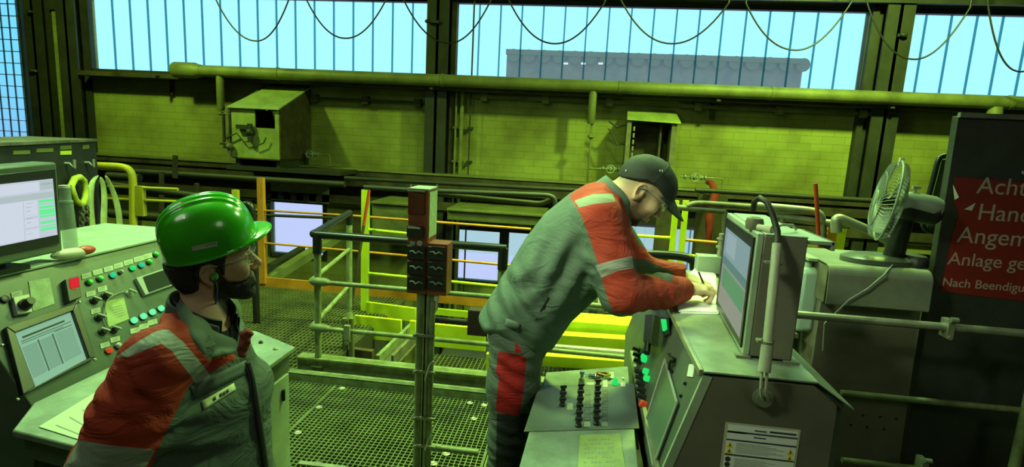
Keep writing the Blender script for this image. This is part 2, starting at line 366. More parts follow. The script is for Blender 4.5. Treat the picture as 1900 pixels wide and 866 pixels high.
# ---- foreground platform gratings
def grating(name, x0, x1, y0, y1, s, m, w=.004, h=.025, z=0, xs=None):
    b = MB(); x = x0
    while x <= x1: b.box((x-w/2, y0, z-h), (x+w/2, y1, z)); x += s
    y = y0
    while y <= y1: b.box((x0, y-w/2, z-h), (x1, y+w/2, z-.002)); y += (xs or s)
    b.box((x0-.006, y0, z-h), (x0, y1, z+.001)); b.box((x1, y0, z-h), (x1+.006, y1, z+.001))
    return b.build(name, m, kind='structure', smooth=False)
YT = 3.43
grating('floor_grating', -1.545, -.42, .2, YT-.03, .028, M['grate'], w=.0045)
grating('floor_grating', -2.7, -1.56, .2, YT-.03, .028, M['grate'], w=.0045)
grating('floor_grating', -.40, 3.2, .2, YT-.03, .033, M['grate'], w=.0045)
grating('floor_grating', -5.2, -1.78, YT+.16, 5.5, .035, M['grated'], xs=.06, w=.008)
b = MB(); b.box((-5.2, .2, -.35), (3.2, .26, -.026)); 
for y in (1.2, 2.2, 3.2): b.box((-5.2, y, -.2), (3.2, y+.06, -.028))
b.build('floor_beam', M['darkr'], kind='structure')
# edge channel / toe board
b = MB(); b.box((-2.05, YT-.03, -.16), (4.2, YT, .055)); b.box((-2.05, YT-.03, .045), (4.2, YT+.03, .057)); b.build('trim_13', M['railg'], kind='structure', bevel=.003)
b = MB(); b.box((-1.9, YT+.10, -.18), (4.2, YT+.14, .1)); b.box((-1.9, YT+.09, .1), (4.2, YT+.18, .118)); b.build('trim_14', M['railg'], kind='structure', bevel=.003)
# pit floor behind the fence
b = MB(); b.box((-1.75, YT+.2, -1.3), (4.2, 8.0, -1.25)); b.box((-1.78, YT+.2, -1.25), (-1.75, 5.5, -.02)); b.build('floor_pit', M['floor'], kind='structure')
# clips holding the grating
cl = [(635, 720, 'far left corner of the grating'), (592, 755, 'left seam of the grating'), (872, 747, 'toe board left of the bent worker'), (898, 751, 'toe board nearest the bent worker'), (879, 776, 'seam beside the bent worker'),
      (828, 841, 'low pipe right of the control post'), (804, 859, 'foot of the control post'), (588, 859, 'near grating edge'), (553, 802, 'side of the left pedestal')]
for px, py, w in cl:
    q = Z_(px, py, .003); b = MB(); b.lathe((q[0], q[1], 0), (0, 0, 1), [(0, .021), (.004, .021), (.006, .014), (.003, .009), (.003, .004)], 18)
    o = b.build('grating_clip', M['galv'] if px != 588 else M['steeld'], group='round clips on the grating'); o['label'] = 'round grating clip by the '+w; o['category'] = 'clip'
b = MB(); a = Z_(556, 858, .004); c = Z_(640, 868, .004); b.bar(a, c, .03, .008); b.build('trim_15', M['galv'], kind='structure')
# ================================================================== LARGE BACKGROUND EQUIPMENT
def P2(pts, Y): return [Y_(x, y, Y) for x, y in pts]
# ---- the long duct
YP = WY-.42
a = Y_(362, 131, YP); e = Y_(1893, 189, YP)
t = thing('duct_pipe', 'long dusty green pipe running right across the brick wall below the windows', 'pipe', (a[0], YP, a[2]))
zc = a[2]-.0
b = MB(); b.cyl((a[0], YP, zc), (9.7, YP, zc), .085, n=24); b.build('pipe_run', M['pipe'], t)
b = MB(); b.lathe((Y_(322, 127, YP)[0], YP, zc), (1, 0, 0), [(0, .10), (.03, .118), (.36, .118), (.40, .10), (.46, .09)], 24); b.build('end_cap', M['pipe'], t)
for x in (-4.6, -2.1, .4, 2.4, 5.3): b = MB(); b.cyl((x, YP, zc), (x+.04, YP, zc), .093, n=24); b.build('joint_collar', M['pipe'], t)
for x in (-6.6, -2.25, 1.75, 3.95, 6.6):
    b = MB(); b.bar((x, YP, zc-.11), (x, WY-.005, zc-.11), .05, .04); b.bar((x, WY-.04, zc-.10), (x, WY-.04, zc-.35), .05, .05); b.build('pipe_bracket', M['darkr'], t)
def drop(px, ytop, ybig, ythin, r1, r2, tt):
    b = MB(); p = Y_(px, ytop, YP); q = Y_(px-2, ybig, YP)
    b.lathe((p[0], YP, zc-.06), (0, 0, -1), [(0, r1*.92), (.05, r1), (zc-.06-q[2]-.02, r1), (zc-.06-q[2], r1*.8)], 18); b.build('branch_pipe', M['pipe'], tt)
drop(408, 150, 205, 0, .055, 0, t); drop(1100, 180, 230, 0, .055, 0, t); drop(1848, 196, 330, 0, .085, 0, t)
# thin lower drops with valves
def valve(name, label, x0, x1, z, Y, side=1, hang=0, wheel=True):
    t = thing(name, label, 'valve', ((x0+x1)/2, Y, z)); L = x1-x0
    b = MB(); b.cyl((x0, Y, z), (x1, Y, z), .012); 
    for u in (.12, .3, .55, .72): b.cyl((x0+L*u, Y, z), (x0+L*u+.018, Y, z), .036)
    b.ball((x0+L*.42, Y, z), .042); b.ball((x0+L*.64, Y, z), .034); b.build('valve_body', M['steel'], t)
    if wheel:
        b = MB(); c = np.array([x0+L*.42, Y-.09, z]); b.cyl(c, c+[0, .09, 0], .008); b.tube([c+[.055*math.cos(q), 0, .055*math.sin(q)] for q in np.linspace(0, 2*math.pi, 20)[:-1]], .008, closed=True, n=8)
        b.bar(c+[-.05, 0, 0], c+[.05, 0, 0], .008, .008); b.bar(c+[0, 0, -.05], c+[0, 0, .05], .008, .008); b.build('handwheel', M['steel'], t)
    if hang:
        b = MB(); b.tube([(x1 if side > 0 else x0, Y, z), ((x1 if side > 0 else x0)+.12*side, Y, z), ((x1 if side > 0 else x0)+.12*side, Y, z-hang)], .011, n=8, fillet=.03); b.build('outlet_pipe', M['pipe'], t)
    return t
YV = WY-.3
p = Y_(566, 285, YV); q = Y_(598, 288, YV); valve('stop_valve', 'small valve with handwheel right of the left wall box', p[0], q[0], p[2], YV, 1, .16)
p = Y_(1112, 312, YV); q = Y_(1160, 318, YV); valve('stop_valve', 'small valve between the drop pipe and the right wall box', p[0], q[0], p[2], YV, -1, 0)
p = Y_(1262, 327, YV); q = Y_(1325, 330, YV); valve('stop_valve', 'valve set right of the right wall box above the cap', p[0], q[0], p[2], YV, 1, .14)
# drop line of the right branch
b = MB(); p = Y_(1098, 232, YP); q = Y_(1096, 312, YV); r_ = Y_(1114, 312, YV)
b.tube([(p[0], YP+.0, p[2]+.02), (p[0], YP+.02, q[2]), (r_[0]+.02, YV, q[2])], .014, n=8, fillet=.04); b.lathe((p[0], YP+.005, p[2]-.12), (0, 0, -1), [(0, .02), (.02, .05), (.05, .05), (.07, .02)], 14)
b.cyl((p[0], YP+.02, q[2]), (p[0], YV+.0, q[2]-.26), .012)
o = b.build('drain_line', M['pipe']); o['label'] = 'thin drain line dropping from the pipe to the right wall box valve'; o['category'] = 'pipe'
t = thing('sight_gauge', 'slim dark gauge with side pipe hanging under the left branch pipe', 'gauge', Y_(415, 270, YP))
p = Y_(412, 207, YP); q = Y_(414, 275, YP)
b = MB(); b.cyl((p[0]+.02, YP, p[2]), (p[0]+.02, YP, q[2]), .022); b.cyl((p[0]+.10, YP, p[2]), (p[0]+.10, YP, q[2]-.02), .03); b.build('gauge_tube', M['darkr'], t)
b = MB()
for u in (.05, .85): z = p[2]+(q[2]-p[2])*u; b.cyl((p[0]-.05, YP, z), (p[0]+.14, YP, z), .018); b.ball((p[0]-.03, YP, z), .03)
b.build('fitting', M['steeld'], t)
# ---- wall boxes (open steel cabinets with hoods)
M['boxg'] = mat('green_box_paint', (.27,.33,.10), .5, .1, var=.35, vscale=4)
def wallbox1():
    # front face plane Y=Yf, deep to the wall
    Yf = WY-.95; Yb = WY-.05
    L = Y_(428, 200, Yf); R_ = Y_(517, 200, Yf); zb = Y_(470, 293, Yf)[2]; zt = Y_(470, 201, Yf)[2]; x0, x1 = L[0], R_[0]
    zr = Y_(520, 160, Yb)[2]
    t = thing('hooded_valve_cabinet', 'left steel wall box with a wide sloped hood and open dark window', 'cabinet', (x0, Yf, zb))
    b = MB(); b.slab([(x0-.03, Yf-.05, zt-.01), (x1+.03, Yf-.05, zt-.01), (x1+.04, Yb, zr), (x0+.10, Yb, zr)], (0, 0, .02)); b.build('hood', M['boxg'], t, bevel=.003)
    b = MB(); b.slab([(x1, Yf, zb), (x1, Yb, zb), (x1, Yb, zr), (x1, Yf, zt)], (.02, 0, 0)); b.build('side_panel', M['darkr'], t)  # right side in dark steel, its shade put into the colour
    b = MB(); b.slab([(x0, Yf, zb), (x0, Yb, zb), (x0, Yb, zr), (x0, Yf, zt)], (-.02, 0, 0)); b.build('side_panel', M['steeld'], t)
    wx = x0+(x1-x0)*.5; wz = Y_(500, 238, Yf)[2]
    b = MB(); b.box((x0, Yf, zb), (x1, Yf+.02, wz)); b.box((x0, Yf, wz), (wx, Yf+.02, zt)); b.box((x1-.06, Yf, wz), (x1, Yf+.02, zt)); b.build('front_panel', M['boxg'], t)
    b = MB(); b.box((x0, Yb-.03, zb), (x1, Yb, zt)); b.box((x0, Yf, zb-.02), (x1, Yb, zb)); b.build('back_panel', M['darkr'], t)
    b = MB(); c = (x0+.32, Yf-.06, zb+.36); b.cyl((c[0], c[1]+.06, c[2]), c, .05); b.cyl((c[0], c[1], c[2]-.14), (c[0], c[1], c[2]+.12), .035); b.ball(c, .06); b.box((c[0]-.20, Yf-.08, c[2]+.04), (c[0]-.03, Yf, c[2]+.10))
    b.tube([(c[0], c[1], c[2]-.12), (c[0]+.06, c[1], c[2]-.2), (c[0]+.2, c[1], c[2]-.14), (c[0]+.24, c[1], c[2]-.06)], .009, n=8); b.tube([(x0-.05, c[1], c[2]-.1), (x0+.12, c[1], c[2]-.02), (c[0]-.1, c[1], c[2]-.14), (c[0], c[1], c[2]-.12)], .01, n=8)
    b.build('regulator', M['dark'], t)
    b = MB(); b.tube([(x0-.03, Yf-.03, zt), (x0-.03, Yf-.03, zb-.05)], .02); b.ball((x0-.0, Yf-.06, zb+.15), .05); b.build('support_post', M['steeld'], t)
    b = MB(); 
    for x in (x0+.05, x1-.05): b.box((x-.03, Yf+.05, zb-.14), (x+.03, Yb, zb-.02))
    b.box((x0-.1, Yf, zb-.18), (x1+.9, Yb, zb-.12)); b.build('base_frame', M['dark'], t)
wallbox1()
def wallbox2():
    Yf = WY-.45; Yb = WY-.05
    x0 = Y_(1166, 222, Yf)[0]; x1 = Y_(1256, 228, Yf)[0]; zt = Y_(1210, 225, Yf)[2]; zb = zt-1.0; zr = Y_(1210, 206, Yb)[2]
    t = thing('tall_valve_cabinet', 'right narrow steel wall box with small hood behind the capped worker', 'cabinet', (x0, Yf, zb))
    b = MB(); b.slab([(x0-.02, Yf-.04, zt), (x1+.05, Yf-.04, zt-.02), (x1+.02, Yb, zr), (x0-.0, Yb, zr)], (0, 0, .02)); b.build('hood', M['boxg'], t, bevel=.003)
    b = MB(); b.box((x0-.01, Yf, zb), (x0+.05, Yb, zt)); b.build('side_panel', M['steeld'], t)
    b = MB(); b.box((x1-.06, Yf, zb), (x1+.01, Yb, zt)); b.build('side_panel', M['steeld'], t)
    b = MB(); b.box((x0, Yb-.03, zb), (x1, Yb, zt)); b.box((x0+.45, Yf+.1, zb), (x0+.48, Yb, zt)); b.build('back_panel', M['darkr'], t)
    b = MB(); b.box((x0+.05, Yf+.02, zb), (x1-.05, Yf+.04, zb+.40)); b.build('front_panel', M['steel'], t)
    z = zb+.42
    for i in range(5): b = MB(); b.cyl((x0+.09, Yf+.03, z+.08+i*.09), (x0+.09, Yf+.03, z+.14+i*.09), .014); b.build('gauge_glass', M['galv'], t)
    b = MB()
    b.ball((x0+.14, Yf-.0, z-.03), (.06, .05, .05)); b.ball((x0+.30, Yf-.02, z-.06), .055); b.cyl((x0+.30, Yf-.02, z-.06), (x0+.38, Yf-.02, z+.1), .015); b.tube([(x0-.0, Yf, z-.1), (x0+.14, Yf-.03, z-.05), (x0+.3, Yf-.05, z-.1)], .012, n=8)
    b.build('valve_set', M['galv'], t)
    b = MB(); b.tube([(x0, Yf+.1, zt-.05), (x0-.14, Yf+.1, zt-.1), (x0-.26, Yf+.1, zt-.02)], .014, n=8); b.tube([(x0, Yf+.1, zt-.33), (x0-.12, Yf+.1, zt-.34), (x0-.2, Yf+.1, zt-.2), (x0-.26, Yf+.1, zt-.12)], .01, n=8); b.build('cable', M['dark'], t)
wallbox2()
# conduit and light rail under the duct
for (p, q, w, lab) in (((870, 178), (1160, 192), .03, 'pale conduit under the long pipe left of the right wall box'), ((1258, 196), (1640, 214), .03, 'pale conduit under the long pipe right of the right wall box'),
                    ((560, 180), (800, 190), .02, 'thin dark conduit on the wall between the left box and the column')):
    a = Y_(*p, WY-.08); c = Y_(*q, WY-.08); c[2] = a[2]; b = MB(); b.bar(a, c, w, w*1.6)
    for u in (.1, .5, .9): m_ = a+(c-a)*u; b.box((m_[0]-.05, WY-.12, m_[2]-.06), (m_[0]+.05, WY, m_[2]+.05))
    o = b.build('wall_conduit', M['pipe'] if w > .02 else M['darkr']); o['label'] = lab; o['category'] = 'conduit'
# ---- festoon cables
YC = 7.6
loops = [((398, -6), (475, 76), (537, -4), 'first cable loop from the left across the left window'), ((568, -2), (640, 71), (716, 0), 'second cable loop from the left at the left window'), ((750, 2), (832, 80), (910, 2), 'cable loop sagging in front of the middle column'),
         ((944, 0), (1028, 81), (1122, 4), 'cable loop just right of the middle column'), ((1150, -4), (1245, 81), (1352, 6), 'cable loop over the grey building outside'), ((1384, 6), (1475, 93), (1580, 4), 'cable loop at the right end of the middle window'),
         ((1606, -4), (1695, 110), (1800, 14), 'cable loop crossing the right column'), ((1832, 0), (1893, 133), (1990, 20), 'rightmost cable loop cut by the photo edge')]
for i, (a, m_, c, lab) in enumerate(loops):
    a = Y_(*a, YC); m_ = Y_(*m_, YC); c = Y_(*c, YC); pts = []
    for k in range(25):
        u = k/24*2-1; x = m_[0]+(c[0]-m_[0])*u if u > 0 else m_[0]+(m_[0]-a[0])*u; zt = c[2] if u > 0 else a[2]
        pts.append((x, YC, m_[2]+(zt-m_[2])*(abs(u)**2.1)))
    b = MB(); b.tube(pts, .010, n=8); b.cyl(pts[0], (pts[0][0], YC, 3.98), .012); b.cyl(pts[-1], (pts[-1][0], YC, 3.98), .012)
    o = b.build('hanging_cable', M['cable'], group='cable loops under the crane rail'); o['label'] = lab; o['category'] = 'cable'
b = MB(); b.box((-10.6, YC-.05, 3.97), (9.6, YC+.05, 4.10)); b.box((-10.6, YC-.10, 4.10), (9.6, YC+.10, 4.13)); b.build('trim_16', M['dark'], kind='structure')

# ================================================================== GUARD RAILS AND PIT
def rail(b, pts, Y, r, mi=0, fillet=0, z=None):
    Q = [Y_(x, y, Y if not hasattr(Y, '__len__') else Y[i]) for i, (x, y) in enumerate(pts)]
    b.tube(Q, r, n=10, mi=mi, fillet=fillet); return Q
# F1: green front fence with black hand rail
t = thing('pit_railing', 'green pipe railing with black padded hand rail round the pit', 'railing', Z_(590, 690, 0))
Yf = 3.55; Yb2 = 4.62
fx = Y_(590, 600, Yf)[0]; bx = Y_(648, 500, Yb2)[0]
ztop = Y_(578, 434, Yf)[2]; zm = Y_(593, 521, Yf)[2]; zl = Y_(593, 606, Yf)[2]; xr_ = Y_(940, 455, Yf)[0]
b = MB(); b.cyl((fx, Yf, .05), (fx, Yf, ztop-.02), .024, n=14); b.box((fx-.04, Yf-.03, .05), (fx+.04, Yf+.03, .06)); b.build('post', M['railg'], t)
b = MB(); b.cyl((bx, Yb2, .0), (bx, Yb2, ztop-.02), .026, n=14); b.lathe((bx, Yb2, -.02), (0, 0, 1), [(0, .05), (.05, .045), (.12, .028)], 14); b.build('post', M['railg'], t)
xp = Y_(1000, 600, Yf)[0]
b = MB(); b.cyl((xr_-.02, Yf, -.1), (xr_-.02, Yf, ztop-.03), .024); b.build('post', M['railg'], t)
b = MB(); b.tube([(bx, Yb2, ztop), (fx-.035, Yf+.05, ztop), (fx-.035, Yf, ztop), (xr_, Yf, ztop)], .027, n=14, fillet=.03); b.cyl((fx, Yf, ztop-.13), (fx, Yf, ztop), .031); b.cyl((xr_-.02, Yf, ztop-.14), (xr_-.02, Yf, ztop), .033); b.cyl((bx, Yb2, ztop-.10), (bx, Yb2, ztop), .031)
b.build('hand_rail', M['black'], t)
for z in (zm, zl):
    b = MB(); b.tube([(bx, Yb2, z), (fx-.05, Yf+.04, z), (fx-.045, Yf-.025, z), (fx+.06, Yf-.028, z), (xr_+.9, Yf-.028, z)], .0165, n=12, fillet=.04); b.lathe((fx-.05, Yf-.02, z), (1, 0, 0), [(0, .010), (.03, .030), (.11, .030), (.15, .017)], 12); b.build('middle_rail', M['railg'], t)
b = MB(); p = Y_(647, 600, Yf-.03)
b.box((p[0]-.02, Yf-.07, zl-.05), (p[0]+.02, Yf-.04, zl+.05)); b.cyl((p[0], Yf-.07, zl-.07), (p[0], Yf-.03, zl-.07), .015); b.build('clamp', M['galv'], t)
# F2: lime post and rails, leaning red bar
t = thing('lime_railing', 'bright lime railing with dark top tubes behind the control post', 'railing', Y_(678, 585, 5.0))
b = MB(); a = Y_(681, 352, 5.0); c = Y_(677, 580, 5.0); b.box((c[0]-.035, 4.98, c[2]), (c[0]+.035, 5.02, a[2])); b.build('post', M['lime'], t)
b = MB(); rail(b, [(676, 347), (760, 352), (1018, 362), (1030, 368), (1030, 385)], 5.0, .022, fillet=.05); b.build('top_rail', M['dark'], t)
b = MB(); rail(b, [(812, 360), (1005, 378), (1030, 366)], 5.05, .024, fillet=.05); b.build('top_rail', M['dark'], t)
for p, q in (((679, 425), (756, 433)), ((679, 506), (1330, 572))):
    b = MB(); rail(b, [p, q], 5.0, .014); b.build('middle_rail', M['lime'], t)
t = thing('leaning_pole', 'dark pole with red upper end leaning on the lime railing', 'pole', Y_(648, 600, 4.7))
a = Y_(685, 353, 4.9); m_ = Y_(675, 418, 4.87); c = Y_(645, 610, 4.72)
b = MB(); b.cyl(a, m_, .014); b.build('grip', M['redp'], t); b = MB(); b.cyl(m_, c, .014); b.build('shaft', M['darkr'], t)
# F3: orange guard rail
t = thing('orange_guard_rail', 'orange guard rail with toe board along the far grating', 'railing', Y_(490, 540, 5.5))
b = MB(); a = Y_(488, 330, 5.5); c = Y_(488, 515, 5.5); b.box((c[0]-.033, 5.48, c[2]-.06), (c[0]+.033, 5.53, a[2])); b.build('post', M['orange'], t)
b = MB(); c = Y_(455, 520, 5.5); 
for p, q in (((470, 389), (640, 399)), ((640, 399), (985, 425)), ((440, 446), (675, 467)), ((675, 467), (1000, 497))):
    b = MB(); rail(b, [p, q], 5.5, .013 if p[0] > 600 else .011); b.build('middle_rail', M['orange'], t)
b = MB(); a = Y_(440, 510, 5.5); c = Y_(440, 529, 5.5); e = Y_(985, 560, 5.5); b.box((a[0], 5.5, c[2]), (e[0]+.8, 5.53, a[2])); b.build('toe_board', M['orange'], t)
# F4: lime posts and rails on the right behind the papers
t = thing('lime_railing', 'lime railing posts and rails seen beyond the paper stack', 'railing', Y_(1255, 520, 5.2))
for x in (1247, 1265):
    b = MB(); a = Y_(x+8, 372, 5.2); c = Y_(x-30, 780, 5.2); b.bar(c, a, .05, .03, up=(0, 1, 0)); b.build('post', M['lime'], t)
for p, q, m_ in (((1165, 436), (1246, 441), 'lime'), ((1262, 444), (1330, 450), 'orange'), ((1180, 465), (1330, 478), 'lime')):
    b = MB(); rail(b, [p, q], 5.2, .014); b.build('rail', M[m_], t)
t = thing('black_hand_rail', 'short black bent hand rail between the worker and the paper stack', 'railing', Y_(1270, 500, 3.5))
b = MB(); rail(b, [(1170, 470), (1262, 474), (1287, 482), (1288, 505)], 3.5, .027, fillet=.09); b.build('rail', M['black'], t)
b = MB(); p = Y_(1288, 505, 3.5); b.cyl(p, (p[0], 3.5, 0), .022); b.build('post', M['railg'], t)
# dark tubes behind the cap and monitor
def tubes(name, lab, segs, Y, r, m, posts=()):
    t = thing(name, lab, 'railing', Y_(segs[0][0][0], segs[0][0][1]+60, Y))
    for s in segs: b = MB(); rail(b, s, Y, r, fillet=.1); b.build('rail', M[m], t)
    for x, y0, y1 in posts: b = MB(); b.cyl(Y_(x, y0, Y), Y_(x-2, y1, Y), r); b.build('post', M[m], t)
tubes('dark_hand_rail', 'pair of dark tubes behind the cap running to the monitor', [[(1225, 382), (1345, 392)], [(1275, 383), (1290, 376), (1400, 384)]], 4.6, .024, 'steeld', ((1345, 392, 900),))
tubes('bent_tube_rail', 'grey bent tube ends behind the monitor top', [[(1400, 381), (1508, 391), (1524, 398), (1527, 430)], [(1440, 402), (1570, 418)]], 4.0, .027, 'galv', ((1526, 410, 1000), (1450, 402, 1000)))
tubes('grey_elbow_rail', 'grey bent pipe beside the fan stand', [[(1552, 430), (1550, 402), (1575, 412), (1640, 440), (1654, 452), (1648, 500), (1560, 1150)]], 3.3, .028, 'galv')
b = MB(); a = Y_(1513, 340, 3.9); m_ = Y_(1545, 860, 3.9); b.cyl(a, m_, .013); o = b.build('red_bar', M['redp']); o['label'] = 'thin red upright bar behind the monitor'; o['category'] = 'bar'
b.v = b.v
for x, m_, lab in ((1543, 'orange', 'orange upright strip left of the fan box'), (1561, 'lime', 'lime upright strip left of the fan box')):
    a = Y_(x, 420, 4.1); c = Y_(x-40, 900, 4.1); b = MB(); b.box((a[0]-.03, 4.08, c[2]), (a[0]+.03, 4.11, a[2])); o = b.build('guard_post', M[m_]); o['label'] = lab; o['category'] = 'post'
# walkway rails at left background
t = thing('walkway_railing', 'long dark walkway rails behind the green helmet', 'railing', Y_(300, 400, 6.6))
for s, r_, Yq in (([(182, 340), (440, 373)], .04, 6.0), ([(245, 318), (640, 342)], .04, 6.8), ([(200, 326), (260, 330)], .05, 6.4), ([(175, 352), (265, 352), (440, 372)], .02, 6.0), ([(205, 396), (300, 404)], .05, 6.0), ([(425, 396), (640, 405)], .02, 6.9)):
    b = MB(); rail(b, s, Yq, r_); b.build('rail', M['dark'], t)
for x, y0, y1 in ((365, 340, 420), (258, 400, 430), (300, 318, 440), (325, 288, 330)):
    b = MB(); b.cyl(Y_(x, y0, 6.4), Y_(x, y1, 6.4), .03); b.build('post', M['darkr'], t)
b = MB(); rail(b, [(640, 330), (1060, 352), (1160, 360)], 7.2, .03); b.build('rail', M['dark'], t)
b = MB(); rail(b, [(1290, 352), (1620, 372)], 7.2, .03); b.build('rail', M['dark'], t)
t = thing('yellow_hand_rail', 'yellow bent hand rail at the left behind the slings', 'railing', Y_(240, 400, 5.5))
b = MB(); rail(b, [(180, 307), (232, 309), (247, 322), (247, 398), (251, 548)], 5.5, .04, fillet=.15); b.build('rail', M['yellow'], t)
b = MB(); a = Y_(258, 345, 5.5); c = Y_(258, 400, 5.5); b.box((a[0]-.05, 5.48, c[2]), (a[0]+.05, 5.53, a[2])); b.build('post', M['yellow'], t)
for y in (345, 368):
    b = MB(); rail(b, [(200, y), (330, y+6)], 5.5, .016); b.build('rail', M['yellow'], t)
b = MB(); a = Y_(437, 352, 5.85); c = Y_(437, 420, 5.85); b.box((a[0]-.035, 5.83, FLZ), (a[0]+.035, 5.87, a[2])); o = b.build('guard_post', M['yellow']); o['label'] = 'short yellow post just above the green helmet'; o['category'] = 'post'
b = MB(); rail(b, [(447, 395), (452, 378), (467, 380), (470, 420), (478, 640)], 4.4, .03, fillet=.08); o = b.build('rail_end', M['black']); o['label'] = 'black bent rail end behind the helmet peak'; o['category'] = 'railing'
# sheet / conveyor slopes behind worker's face
t = thing('sloping_conveyor', 'dark sloping conveyor edge behind the bearded worker', 'conveyor', Y_(530, 500, 6.4))
b = MB(); b.bar(Y_(480, 530, 5.9), Y_(625, 440, 7.2), .12, .10); b.build('side_beam', M['pipe'], t)
b = MB(); b.bar(Y_(480, 508, 5.95), Y_(560, 462, 6.9), .10, .06); b.build('belt', M['dark'], t)
# dark machinery behind the curtain window + strip curtain
b = MB(); a = Y_(502, 325, 8.2); c = Y_(610, 372, 8.2)
for i in range(9): x = a[0]+(c[0]-a[0])*i/9; b.box((x, 8.2+.01*(i % 2), c[2]-.05), (x+.11, 8.21+.01*(i % 2), a[2]))
o = b.build('strip_curtain', mat('hazy_strip', (.16,.17,.12), .25, var=.3)); o['label'] = 'grey strip curtain over the bright lower opening'; o['category'] = 'curtain'
# yellow plates and beams in the pit
M['limed'] = M['lime']
def plate(name, lab, cat, pts, Y, th, m, group=None):
    b = MB(); b.slab(P2(pts, Y), (0, th, 0)); o = b.build(name, M[m], bevel=.002); o['label'] = lab; o['category'] = cat
    if group: o['group'] = group
    return o
plate('kick_plate', 'bright lime plate between the lime post and the control post', 'plate', [(679, 560), (771, 572), (771, 598), (679, 584)], 4.95, .03, 'lime')
plate('kick_plate', 'bright lime plate low behind the railing, left of the steel channel', 'plate', [(657, 585), (744, 594), (744, 634), (657, 627)], 4.6, .03, 'lime')
plate('kick_plate', 'small lime plate just left of the control post', 'plate', [(760, 595), (771, 596), (771, 636), (760, 634)], 4.6, .03, 'lime')
plate('kick_plate', 'wide lime plate behind the railing right of the control post', 'plate', [(806, 601), (900, 610), (900, 652), (806, 643)], 4.4, .03, 'lime')
plate('kick_plate', 'thin lime strip above the brown box right of the control post', 'plate', [(806, 572), (870, 578), (870, 590), (806, 584)], 5.0, .03, 'lime')
plate('lime_beam', 'upper lime beam in the pit in front of the bent worker', 'beam', [(1000, 592), (1200, 606), (1200, 630), (1000, 616)], 4.3, .25, 'lime')
plate('lime_beam', 'second lime beam in the pit, below the upper one', 'beam', [(1000, 619), (1200, 632), (1200, 652), (1000, 640)], 4.15, .1, 'lime')
plate('lime_beam', 'lowest lime beam in the pit above the switch desk', 'beam', [(1000, 659), (1200, 673), (1200, 692), (1000, 679)], 3.75, .1, 'lime')
b = MB(); rail(b, [(1000, 642), (1210, 659)], 3.85, .026); o = b.build('scuffed_pipe', M['galv']); o['label'] = 'scuffed white pipe between the lime beams in the pit'; o['category'] = 'pipe'
b = MB(); a = Y_(908, 655, 4.0); b.box((a[0]-.02, 3.98, -1.25), (a[0]+.02, 4.02, a[2])); o = b.build('guard_post', M['lime']); o['label'] = 'short lime stub post left of the bent worker'; o['category'] = 'post'
# long steel channel running into the pit
t = thing('steel_channel', 'steel channel running diagonally in the pit behind the railing', 'beam', Y_(715, 668, 3.9))
b = MB(); p = Y_(700, 668, 3.75); q = Y_(765, 604, 4.9); b.bar(p, q, .03, .07); b.build('flange', M['railg'], t); b = MB(); p = Y_(728, 668, 3.75); q = Y_(790, 604, 4.9); b.bar(p, q, .02, .07); b.bar(p+[-.05, 0, -.06], q+[-.05, 0, -.06], .14, .01); b.build('flange', M['steeld'], t)
# inner brown tank wall in the pit
b = MB(); b.slab(P2([(598, 640), (690, 652), (690, 710), (598, 690)], 4.1), (0, .05, 0)); o = b.build('pit_tank', mat('brown_tank', (.10, .075, .03), .6, var=.4)); o['label'] = 'brown tank side low behind the railing'; o['category'] = 'tank'
for x in (640, 652): 
    b = MB(); b.cyl(Y_(x, 590, 4.05), Y_(x+1, 675, 4.05), .022); o = b.build('pit_pipe', M['pipe']); o['label'] = ('left' if x == 640 else 'right')+' one of two short brown pipes at the railing corner'; o['category'] = 'pipe'
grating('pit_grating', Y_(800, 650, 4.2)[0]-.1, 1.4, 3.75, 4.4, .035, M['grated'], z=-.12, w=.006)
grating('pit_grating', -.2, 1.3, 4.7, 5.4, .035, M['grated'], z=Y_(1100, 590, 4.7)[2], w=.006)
# ribbed motor behind the worker's hanging arm
t = thing('ribbed_motor', 'ribbed grey drive motor behind the worker\'s elbow over the pit', 'motor', Y_(1130, 590, 4.8))
a = Y_(1108, 572, 4.8); c = Y_(1195, 580, 4.8); R_ = .10
b = MB(); b.cyl((a[0], 4.8, a[2]), (c[0], 4.8, a[2]), R_, n=20)
for k in range(12): th = math.pi*2*k/12; 
for k in range(16):
    th = 2*math.pi*k/16; d_ = np.array([0, math.cos(th), math.sin(th)]); b.bar(np.array([a[0]+.05, 4.8, a[2]])+d_*R_, np.array([c[0], 4.8, a[2]])+d_*R_, .012, .03, up=d_)
b.build('housing', M['steeld'], t)
b = MB(); b.cyl((a[0]-.07, 4.8, a[2]), (a[0], 4.8, a[2]), .05); b.box((a[0]-.25, 4.7, a[2]-.1), (a[0]-.07, 4.9, a[2]+.03)); b.cyl((a[0]-.2, 4.8, a[2]), (a[0]-.2, 4.8, a[2]+.12), .03); b.build('gearbox', M['steel'], t)
# blurred machine pieces behind lime posts
b = MB(); a = Y_(1322, 385, 7.6); b.tube([(a[0], 7.6, a[2]-.5), (a[0]-.03, 7.6, a[2]-.1), (a[0]+.02, 7.6, a[2]+.2), (a[0]+.02, 7.9, a[2]+.3), (a[0]+.02, 8.1, a[2]+.3)], [.03, .06, .05, .04, .04], n=12); o = b.build('red_hose', mat('faded_red', (.22,.02,.012), .6)); o['label'] = 'blurred red hose hanging in the bright right opening'; o['category'] = 'hose'
for i, (x0, x1) in enumerate(((1222, 1240), (1296, 1336))):
    a = Y_(x0, 360, 7.9); c = Y_(x1, 520, 7.9); b = MB(); b.box((a[0], 7.9, c[2]), (c[0]-.02, 7.95, a[2])); o = b.build('dark_upright', M['darkr']); o['label'] = ('narrow', 'wide')[i]+' dark upright standing in the bright right opening'; o['category'] = 'post'
a = Y_(1172, 366, 8.35); c = Y_(1292, 520, 8.35); x = a[0]; k = 0
